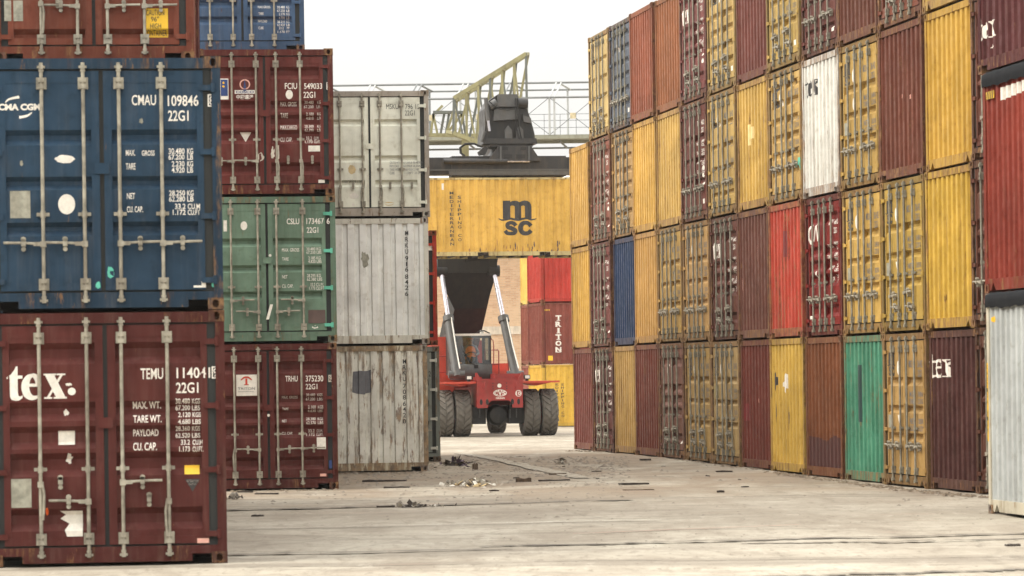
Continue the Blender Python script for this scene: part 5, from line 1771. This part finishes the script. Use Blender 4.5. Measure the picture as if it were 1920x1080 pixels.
# ------------------------------------------------------------------ containers stacked far behind the machine
FAR = 'containers stacked behind the reach stacker'
fphi = R(13.5)
ex_ = Vector((math.sin(fphi), -math.cos(fphi), 0))
fc = at(1018, 800, 129.0)
fz = gz(129)
fo = Vector((fc.x, fc.y, 0)) - ex_ * W / 2
bo = fo - ex_ * 2.52 + Vector((.30, .1, 0))
far = []
for k, (lab, colr, wear, fr) in enumerate((('yellow container at ground with vertical black words, beyond the big tyres', (.60, .37, .06), .25, 'end'),
        ('red brown container with white vertical word, beyond the reach stacker', (.20, .055, .04), .35, 'end'),
        ('bright red container beyond the reach stacker, on the red brown one', (.42, .045, .032), .3, 'end'))):
    C = container((fo.x, fo.y, fz + 2.6 * k), fphi - R(90), lab, colr, wear, HS, fr, 'rect', FAR)
    C.side_obj = [c for c in C.root.children if c.name.startswith('side_panel')][1]
    far.append(C)
for k, (lab, colr, wear) in enumerate((('striped red container end at ground, behind the headlight', (.28, .09, .07), .5), ('dusty brown container end beside the brick wall', (.22, .066, .045), .4), ('yellow container end high beside the brick wall', (.70, .47, .12), .3))):
    container((bo.x, bo.y, fz + 2.6 * k), fphi - R(90), lab, colr, wear, HS, 'end', 'rect', FAR)
for i, ch in enumerate('TRITON'):
    yc = 596 + i * 11.9
    w = 2.2 if ch == 'I' else 5.6
    ptext(far[1], 'company_lettering', [(ch, 1047.3 - w, 1047.3 + w, yc - 4.9, yc + 4.9)], 'white', 'side', .05)
    if ch in 'TIN':
        pshape(far[1], 'letter_serif', lambda a, b, c, d: rect(a, b, c, d), (1043.5, 1051, yc + 4.0, yc + 5.2), 'white', 'side')
pshape(far[1], 'yellow_label', rect, (1028, 1036.5, 667, 676), 'yellowfilm', 'side')
vert_words(far[0], 'MEDITERRANEAN', 1042.2, 1047.5, 712, 790, 'black', 'company_lettering')
vert_words(far[0], 'SHIPPING CO', 1052.8, 1057.6, 718, 783, 'black', 'company_lettering')
for i in range(4):
    b_ = pbox(far[1], 1021 + i * 2.7, 1022.5 + i * 2.7, 580, 582.5, 'side')
    build_decal('height_stripe', [rect(*b_)], Surf('rail', lambda u, v, o: Vector((W / 2 - .005 + o, u, v))), 'yellowfilm', far[1].root, .004)

# ------------------------------------------------------------------ brick warehouse with pale roof
WY = 172.0
def brick_material():
    m, nt, b = new_mat('old_brick')
    geo = N(nt, 'ShaderNodeNewGeometry')
    pos = geo.outputs['Position']
    sep = N(nt, 'ShaderNodeSeparateXYZ'); nt.links.new(pos, sep.inputs[0])
    cmb = N(nt, 'ShaderNodeCombineXYZ')
    nt.links.new(sep.outputs[0], cmb.inputs[0]); nt.links.new(sep.outputs[2], cmb.inputs[1])
    br = N(nt, 'ShaderNodeTexBrick')
    nt.links.new(cmb.outputs[0], br.inputs['Vector'])
    br.inputs['Scale'].default_value = 1.0
    br.inputs['Brick Width'].default_value = .30
    br.inputs['Row Height'].default_value = .095
    br.inputs['Mortar Size'].default_value = .014
    br.inputs['Bias'].default_value = -.1
    br.inputs['Color1'].default_value = (.62, .39, .23, 1)
    br.inputs['Color2'].default_value = (.42, .22, .12, 1)
    br.inputs['Mortar'].default_value = (.50, .38, .27, 1)
    c = mixc(nt, ramp(nt, noise(nt, pos, .5, 6, .7), .35, .7), br.outputs['Color'], (.62, .44, .28))
    c = mixc(nt, math_n(nt, 'MULTIPLY', ramp(nt, noise(nt, scaled(nt, pos, (1.2, 1, 6)), 1, 5, .7), .55, .75), .55), c, (.26, .15, .09))
    nt.links.new(c, b.inputs['Base Color'])
    b.inputs['Roughness'].default_value = .9
    bump(nt, b, br.outputs['Fac'], .6, .02)
    return m
WH = thing('warehouse', 'old brick warehouse with a pale metal roof beyond the containers', 'building', (0, WY, gz(WY)))
link('brick_wall', MB().box(-45, 45, 0, .5, 0, 10.6).mesh('brick_wall', brick_material()), WH)
m = MB()
m.box(-45, 45, -.04, -.005, 4.55, 5.0)
link('wall_band', m.mesh('wall_band', plain('lime_band', (.62, .53, .42), .9, 0, .2, 1.5, .3)), WH)
M['roofmetal'] = plain('pale_roof_metal', (.50, .50, .49), .6, 0, .08, .6, .12)
m = MB()
n = 180
for i in range(n + 1):
    x = -46 + 92 * i / n
    b = .06 if i % 2 else 0
    m.v += [(x, -.9, 10.35 + b), (x, 22, 15.6 + b), (x, 44, 10.4 + b)]
m.f = [[i * 3 + k, i * 3 + k + 1, (i + 1) * 3 + k + 1, (i + 1) * 3 + k] for i in range(n) for k in range(2)]
link('roof', m.mesh('roof', M['roofmetal']), WH)
link('side_wall', MB().box(-45, -44.5, .5, 43, 0, 10.5).mesh('side_wall', M['roofmetal']), WH)
link('side_wall', MB().box(44.5, 45, .5, 43, 0, 10.5).mesh('side_wall', M['roofmetal']), WH)
link('rear_wall', MB().box(-45, 45, 43, 43.5, 0, 10.4).mesh('rear_wall', M['roofmetal']), WH)

# ------------------------------------------------------------------ steel bridge of tubes on the skyline
BD = 150.0
def bp(px, py, dy=0.0):
    p = at(px, py, BD)
    s = (BD + dy) / BD
    return Vector((p.x, p.y + dy, p.z))
b0 = bp(860, 258)
BR = thing('truss_bridge', 'pale steel truss walkway on the skyline above the warehouse roof', 'bridge', (b0.x, b0.y, gz(BD)))
M['bsteel'] = plain('pale_bridge_steel', (.17, .18, .18), .5, 0, .12, 1.0, .15)
M['bwhite'] = plain('white_bridge_steel', (.40, .41, .40), .5, 0, .1, 1.0, .1)
M['bdeck'] = plain('olive_bridge_steel', (.26, .26, .20), .6, 0, .15, 1.0, .3)
BO = Vector(BR.location)
def bbar(name, a, b, r, mat, n=6):
    link(name, MB().cyl(a - BO, b - BO, r, n).mesh(name, M[mat], 50), BR)
zt_, zm_, zl_ = bp(860, 157.5, 0).z, bp(860, 171).z, bp(860, 185).z
zt_ += (zt_ - CAMZ) * 1.6 / BD
zm_ += (zm_ - CAMZ) * 3.0 / BD
xl, xr = bp(560, 157).x, bp(1400, 157).x
def X(px):
    return bp(px, 200).x
zd0, zd1 = bp(860, 263).z, bp(860, 255).z
y0 = b0.y
bbar('chord', Vector((xl, y0 + 1.6, zt_)), Vector((xr, y0 + 1.6, zt_)), .055, 'bsteel')
bbar('chord', Vector((xl, y0 + 3.0, zm_)), Vector((xr, y0 + 3.0, zm_)), .05, 'bsteel')
bbar('chord', Vector((xl, y0, zl_)), Vector((xr, y0, zl_)), .055, 'bsteel')
link('deck', MB().box(xl - BO.x, xr - BO.x, 0, 3.0, zd1 - BO.z - .045, zd1 - BO.z).mesh('deck', M['bdeck']), BR)
for yy in (-.08, 2.95):
    link('deck_beam', MB().box(xl - BO.x, xr - BO.x, yy, yy + .08, zd0 - BO.z, zd1 - BO.z - .046).mesh('deck_beam', M['bdeck']), BR)
bbar('chord', Vector((xl, y0 + 3, zd0 - .22)), Vector((xr, y0 + 3, zd0 - .22)), .05, 'bsteel')
for px in range(590, 1400, 88):
    x, xm = X(px), X(px + 10)
    mat = 'bwhite' if (px // 88) % 2 else 'bsteel'
    for dx in (0, .24):
        bbar('brace', Vector((x + dx, y0, zl_)), Vector((x + dx + .38, y0 + 1.6, zt_)), .045, mat)
        bbar('post', Vector((x + dx, y0, zl_)), Vector((x + dx, y0, zd1)), .05, mat)
    bbar('brace', Vector((x + 1.1, y0 + 3.0, zm_)), Vector((x + .5, y0 + 1.6, zt_)), .05, mat)
    bbar('post', Vector((x + .95, y0 + 3.0, zm_)), Vector((x + .95, y0 + 3.0, zd1)), .05, mat)
    x2 = X(px + 88)
    bbar('tie_rod', Vector((x, y0, zl_)), Vector((x2, y0, zd1)), .018, 'bsteel', 5)
    bbar('tie_rod', Vector((x2, y0, zl_)), Vector((x, y0, zd1)), .018, 'bsteel', 5)
    xm = (x + x2) / 2
    zc_ = (zl_ + zd1) / 2
    link('gusset_plate', MB().box(xm - .14 - BO.x, xm + .14 - BO.x, -.03, -.015, zc_ - .14 - BO.z, zc_ + .14 - BO.z).mesh('gusset_plate', plain('gusset', (.55, .47, .30), .6) if px == 590 else bpy.data.materials['gusset']), BR)
    bbar('hanger', Vector((x + .5, y0 + 1.5, zd0)), Vector((x + .9, y0 + 3, zd0 - .22)), .05, 'bsteel')
for zz_ in (.35, .7, 1.0):
    bbar('railing', Vector((xl, y0 + .1, zd1 + zz_)), Vector((xr, y0 + .1, zd1 + zz_)), .014, 'bsteel', 5)
for px in range(600, 1400, 30):
    bbar('railing_post', Vector((X(px), y0 + .1, zd1)), Vector((X(px), y0 + .1, zd1 + 1.0)), .014, 'bsteel', 5)
for px in (640, 760, 1260):
    bbar('support_leg', Vector((X(px), y0 + 1.5, gz(BD))), Vector((X(px), y0 + 1.5, zd0)), .18, 'bsteel', 8)

# ------------------------------------------------------------------ yellow lattice boom in front of it
LD = 128.0
def lp(px, py, dy):
    p = at(px, py, LD + dy)
    return p
M['lyel'] = plain('pale_yellow_steel', (.27, .25, .125), .55, 0, .15, 1.2, .4)
M['lgrey'] = plain('green_grey_steel', (.12, .13, .115), .55, 0, .15, 1.2, .35)
l0 = lp(925, 262, 0)
LB = thing('lattice_boom', 'pale yellow lattice boom slanting up behind the spreader', 'crane boom', (l0.x, l0.y, gz(LD)))
LO = Vector(LB.location)
def lbar(name, a, b, w, h, mat='lyel'):
    link(name, MB().bar(a - LO, b - LO, w, h).mesh(name, M[mat]), LB)
TOP = [((851, 184), (986, 101)), ((857, 188), (991, 101))]
BOT = [((850, 249), (990, 302)), ((838, 247), (955, 291))]
for i, (t, bo_) in enumerate(zip(TOP, BOT)):
    dy = i * 1.6
    a, b = lp(*t[0], dy), lp(*t[1], dy)
    c, e = lp(*bo_[0], dy), lp(*bo_[1], dy)
    lbar('top_chord', a, b, .13, .16)
    lbar('bottom_chord', c, e, .13, .16)
    nseg = 6
    for k in range(nseg + 1):
        t_ = k / nseg
        lbar('upright', a.lerp(b, t_), c.lerp(e, t_ ** .95), .10, .10, 'lyel' if (k + i) % 3 else 'lgrey')
        if k < nseg:
            lbar('diagonal', a.lerp(b, t_), c.lerp(e, min(1, t_ + 1 / nseg * .8)), .08, .08, 'lyel' if (k + i) % 2 else 'lgrey')
for k in range(7):
    t_ = k / 6
    lbar('cross_tie', lp(*TOP[0][0], 0).lerp(lp(*TOP[0][1], 0), t_), lp(*TOP[1][0], 1.6).lerp(lp(*TOP[1][1], 1.6), t_), .09, .12)
    lbar('cross_tie', lp(*BOT[0][0], 0).lerp(lp(*BOT[0][1], 0), t_), lp(*BOT[1][0], 1.6).lerp(lp(*BOT[1][1], 1.6), t_), .09, .12)
# the machine's portal under the boom
lbar('portal_beam', lp(812, 211, 3), lp(872, 211, 3), .3, .13, 'lgrey')
for (x0, y0_), (x1, y1_), mt in (((813, 213), (808, 250), 'lyel'), ((812, 213), (820, 250), 'lyel'), ((833, 213), (826, 252), 'lgrey'), ((842, 212), (836, 252), 'lgrey'), ((815, 213), (830, 198), 'lyel'), ((868, 212), (838, 250), 'lyel'), ((866, 212), (874, 258), 'lgrey')):
    lbar('portal_strut', lp(x0, y0_, 3), lp(x1, y1_, 3), .1, .1, mt)
lbar('portal_sill', lp(780, 253, 3), lp(905, 254, 3), .3, .14, 'lyel')
for x in (790, 872):
    q = lp(x, 254, 3)
    lbar('portal_leg', q, Vector((q.x, q.y, gz(LD))), .3, .3, 'lyel')

# ------------------------------------------------------------------ things lying on the concrete
M['wood'] = plain('weathered_wood', (.10, .068, .045), .85, 0, .35, 12)
M['wood2'] = plain('dark_wood', (.045, .035, .028), .85, 0, .3, 12)
M['trash'] = plain('pale_plastic_litter', (.55, .52, .45), .6, 0, .25, 9, .35)
M['stone'] = plain('concrete_lump', (.20, .17, .135), .9, 0, .3, 10)
def plank(px0, px1, py, th, dp, label, mat='wood2', group=None, name='wood_plank', tilt=.0):
    a, b = on_ground(px0, py), on_ground(px1, py - (px1 - px0) * .014)
    c = (a + b) / 2
    o = None
    m = MB()
    d = b - a; d.z = 0
    L = d.length
    rr = random.Random(px0 * 7 + py)
    n = 6
    for i in range(n + 1):
        x = -L / 2 + L * i / n
        wob = rr.uniform(-.015, .015)
        hh = th * rr.uniform(.75, 1.1)
        for y, z in ((-dp / 2 + wob, 0), (dp / 2 + wob, 0), (dp / 2 + wob, hh), (-dp / 2 + wob, hh)):
            m.v.append((x, y, z + tilt * (x + L / 2)))
    for i in range(n):
        for q in range(4):
            m.f.append([4 * i + q, 4 * i + (q + 1) % 4, 4 * i + 4 + (q + 1) % 4, 4 * i + 4 + q])
    m.f += [[3, 2, 1, 0], [4 * n, 4 * n + 1, 4 * n + 2, 4 * n + 3]]
    o = link(name, m.mesh(name, M[mat]), None, (c.x, c.y, gz(c.y) - .004), math.atan2(d.y, d.x) + rr.uniform(-.1, .1))
    tag(o, label, 'wood scrap' if 'wood' in mat else 'debris', group)
plank(967, 996, 903, .075, .16, 'thick brown timber offcut beside the litter on open concrete', 'wood')
plank(1010, 1068, 902, .03, .25, 'flat splintered plank next to the thick timber offcut', 'wood2')
plank(1029, 1062, 890, .03, .10, 'thin reddish stick behind the splintered plank', 'wood')
plank(1160, 1216, 908, .025, .22, 'long dark board lying flat in the open yard near the wall', 'wood2')
plank(1168, 1226, 919, .015, .15, 'reddish brown board just in front of the long dark board', 'wood')
plank(680, 762, 903, .035, .2, 'long dark batten in front of the rusty grey container', 'wood2')
plank(720, 768, 915, .03, .25, 'broken dark slat below the long batten', 'wood2')
plank(478, 522, 927, .03, .12, 'dark stick in front of the maroon container with square sign', 'wood2')
plank(706, 740, 951, .03, .10, 'bent black strip on the joint in the slab', 'wood2')
plank(752, 800, 950, .035, .15, 'crumpled dark strip beside the bent black one', 'wood2')
plank(472, 494, 968, .025, .12, 'small dark slat alone on the pale slab by the maroon container', 'wood2')
plank(1886, 1912, 1023, .02, .12, 'small dark slat near the pale grey high container', 'wood2')
plank(886, 896, 880, .14, .18, 'dark square block standing on the earth strip', 'wood')
plank(1344, 1358, 923, .035, .12, 'small dark chip in front of the wall of containers', 'wood2')
plank(1200, 1220, 863, .04, .2, 'broken dark bits at the foot of the maroon door end', 'wood2')
sr = random.Random(5)
# small wood scraps
scrap_src = None
for i in range(26):
    px = sr.uniform(440, 1130); py = 866 + abs(sr.gauss(0, 32))
    if i > 20:
        px, py = sr.uniform(1130, 1400), sr.uniform(872, 915)
    p = on_ground(px, py)
    if scrap_src is None:
        m = MB()
        m.prism([(-.16, 0), (.15, 0), (.17, .03), (.03, .045), (-.15, .035)], -.05, .06)
        scrap_src = m.mesh('wood_scrap', M['wood2'])
    o = link('wood_scrap', scrap_src, None, (p.x, p.y, gz(p.y) - .002), sr.uniform(0, 6.28))
    k = sr.uniform(.25, .7)
    o.scale = (k * sr.uniform(.7, 1.6), k, k)
    tag(o, 'small dark wood scrap lying on the dusty concrete', 'wood scrap', 'small wood scraps strewn over the yard')
def clump(name, label, cat, px, py, w, d, h, n, mats, seed, size=.12):
    p = on_ground(px, py)
    rr = random.Random(seed)
    m = MB()
    idx = []
    for i in range(n):
        r = abs(rr.gauss(0, .45))
        t = rr.uniform(0, 6.28)
        cx, cy = math.cos(t) * r * w / 2, math.sin(t) * r * d / 2
        cz = max(.004, h * max(0, 1 - r) * rr.random())
        s = size * rr.uniform(.3, 1)
        a = Vector((rr.gauss(0, 1), rr.gauss(0, 1), rr.gauss(0, .5))).normalized() * s
        b = Vector((rr.gauss(0, 1), rr.gauss(0, 1), rr.gauss(0, .5))).normalized() * s * .7
        c = Vector((cx, cy, cz + abs(a.z) + abs(b.z)))
        k = Vector((0, 0, s * .25))
        m.add([c - a - b, c + a - b + k, c + a + b, c - a + b + k * .5, c + k * 1.6], [(0, 1, 4), (1, 2, 4), (2, 3, 4), (3, 0, 4), (3, 2, 1, 0)])
        idx += [rr.randrange(len(mats))] * 5
    me = m.mesh(name, None)
    for q in mats:
        me.materials.append(M[q])
    me.polygons.foreach_set('material_index', idx[:len(me.polygons)])
    o = link(name, me, None, (p.x, p.y, gz(p.y) - .004))
    o['kind'] = 'stuff'
    return tag(o, label, cat)
M['earth'] = plain('dry_earth', (.15, .115, .08), .95, 0, .4, 6)
M['purple'] = plain('purple_rag', (.12, .09, .13), .8, 0, .3, 9)
clump('litter', 'heap of pale crumpled litter in the middle of the yard', 'litter', 893, 911, .85, 1.4, .09, 150, ['trash', 'trash', 'trash', 'tan', 'stone'], 1, .07)
clump('litter', 'spill of pale litter trailing beside the heap', 'litter', 862, 909, .8, 1.6, .03, 60, ['trash', 'stone'], 2, .05)
clump('debris', 'purplish rags and dirt by the blue grey container', 'debris', 858, 873, 1.0, 3.0, .08, 110, ['purple', 'stone', 'wood2'], 3, .08)
clump('debris', 'dark dry tuft of rubbish beside the maroon container with square sign', 'debris', 440, 936, .35, 1.0, .06, 40, ['wood2', 'stone'], 4, .06)
clump('litter', 'small white crumple of litter near the far end of the wall', 'litter', 1052, 870, .4, 1.0, .09, 25, ['trash', 'stone'], 5, .07)
clump('litter', 'white scrap pressed against the grimy yellow doors', 'litter', 1311, 864, .25, .4, .06, 14, ['trash'], 6, .06)
clump('debris', 'pale and dark rubbish on the slab joint', 'debris', 785, 951, .8, .8, .04, 40, ['trash', 'wood2', 'stone'], 7, .05)
for i, (pa, pb) in enumerate((((432, 921), (632, 917)), ((636, 887), (803, 885)), ((806, 861), (826, 860)), ((1078, 845), (1240, 850)), ((1270, 858), (1440, 880)), ((1450, 884), (1850, 932)))):
    a, b = on_ground(*pa), on_ground(*pb)
    m = MB()
    rr = random.Random(40 + i)
    n = int((b - a).length * 26)
    for k in range(n):
        p = a.lerp(b, rr.random())
        s_ = rr.uniform(.008, .035)
        dx, dy = rr.gauss(0, .06), -abs(rr.gauss(0, .22))
        c = Vector((p.x + dx - (.12 * abs(rr.gauss(0, 1)) if i > 2 else 0), p.y + dy, gz(p.y + dy) - .004))
        t = rr.uniform(0, 6.28)
        u = Vector((math.cos(t), math.sin(t), 0)) * s_ * rr.uniform(1, 2.2)
        w = Vector((-math.sin(t), math.cos(t), 0)) * s_
        m.add([c - u - w, c + u - w, c + u + w, c - u + w, c + Vector((0, 0, s_ * .9))], [(0, 1, 4), (1, 2, 4), (2, 3, 4), (3, 0, 4)])
    o = link('dirt', m.mesh('dirt', M['earth']), kind='stuff')
    tag(o, ['grit along the foot of the maroon container with square sign', 'grit along the foot of the rusty grey container', 'grit along the foot of the blue grey container',
            'grit along the far end of the long wall', 'grit along the middle of the long wall', 'grit along the near end of the long wall'][i], 'dirt')
# chips and crumbs strewn about
m = MB()
for i in range(2300):
    if i < 1900:
        px, py = sr.uniform(430, 1180), 856 + abs(sr.gauss(0, 38))
    else:
        px, py = sr.uniform(900, 1900), sr.uniform(860, 1060)
    if py > 1075:
        continue
    p = on_ground(px, py)
    s = sr.uniform(.006, .03) * (1 if sr.random() < .93 else 1.8) * min(1, (p.y / 62) ** 2)
    t = sr.uniform(0, 6.28)
    a = Vector((math.cos(t), math.sin(t), 0)) * s * sr.uniform(1, 2.4)
    b = Vector((-math.sin(t), math.cos(t), 0)) * s
    c = Vector((p.x, p.y, gz(p.y) - .004))
    m.add([c - a - b, c + a - b, c + a + b, c - a + b, c + Vector((0, 0, s * .9))], [(0, 1, 4), (1, 2, 4), (2, 3, 4), (3, 0, 4)])
o = link('debris', m.mesh('debris', M['stone']), kind='stuff')
tag(o, 'crumbs of earth and splinters strewn over the concrete', 'debris')

flush_text()
bpy.context.view_layer.update()
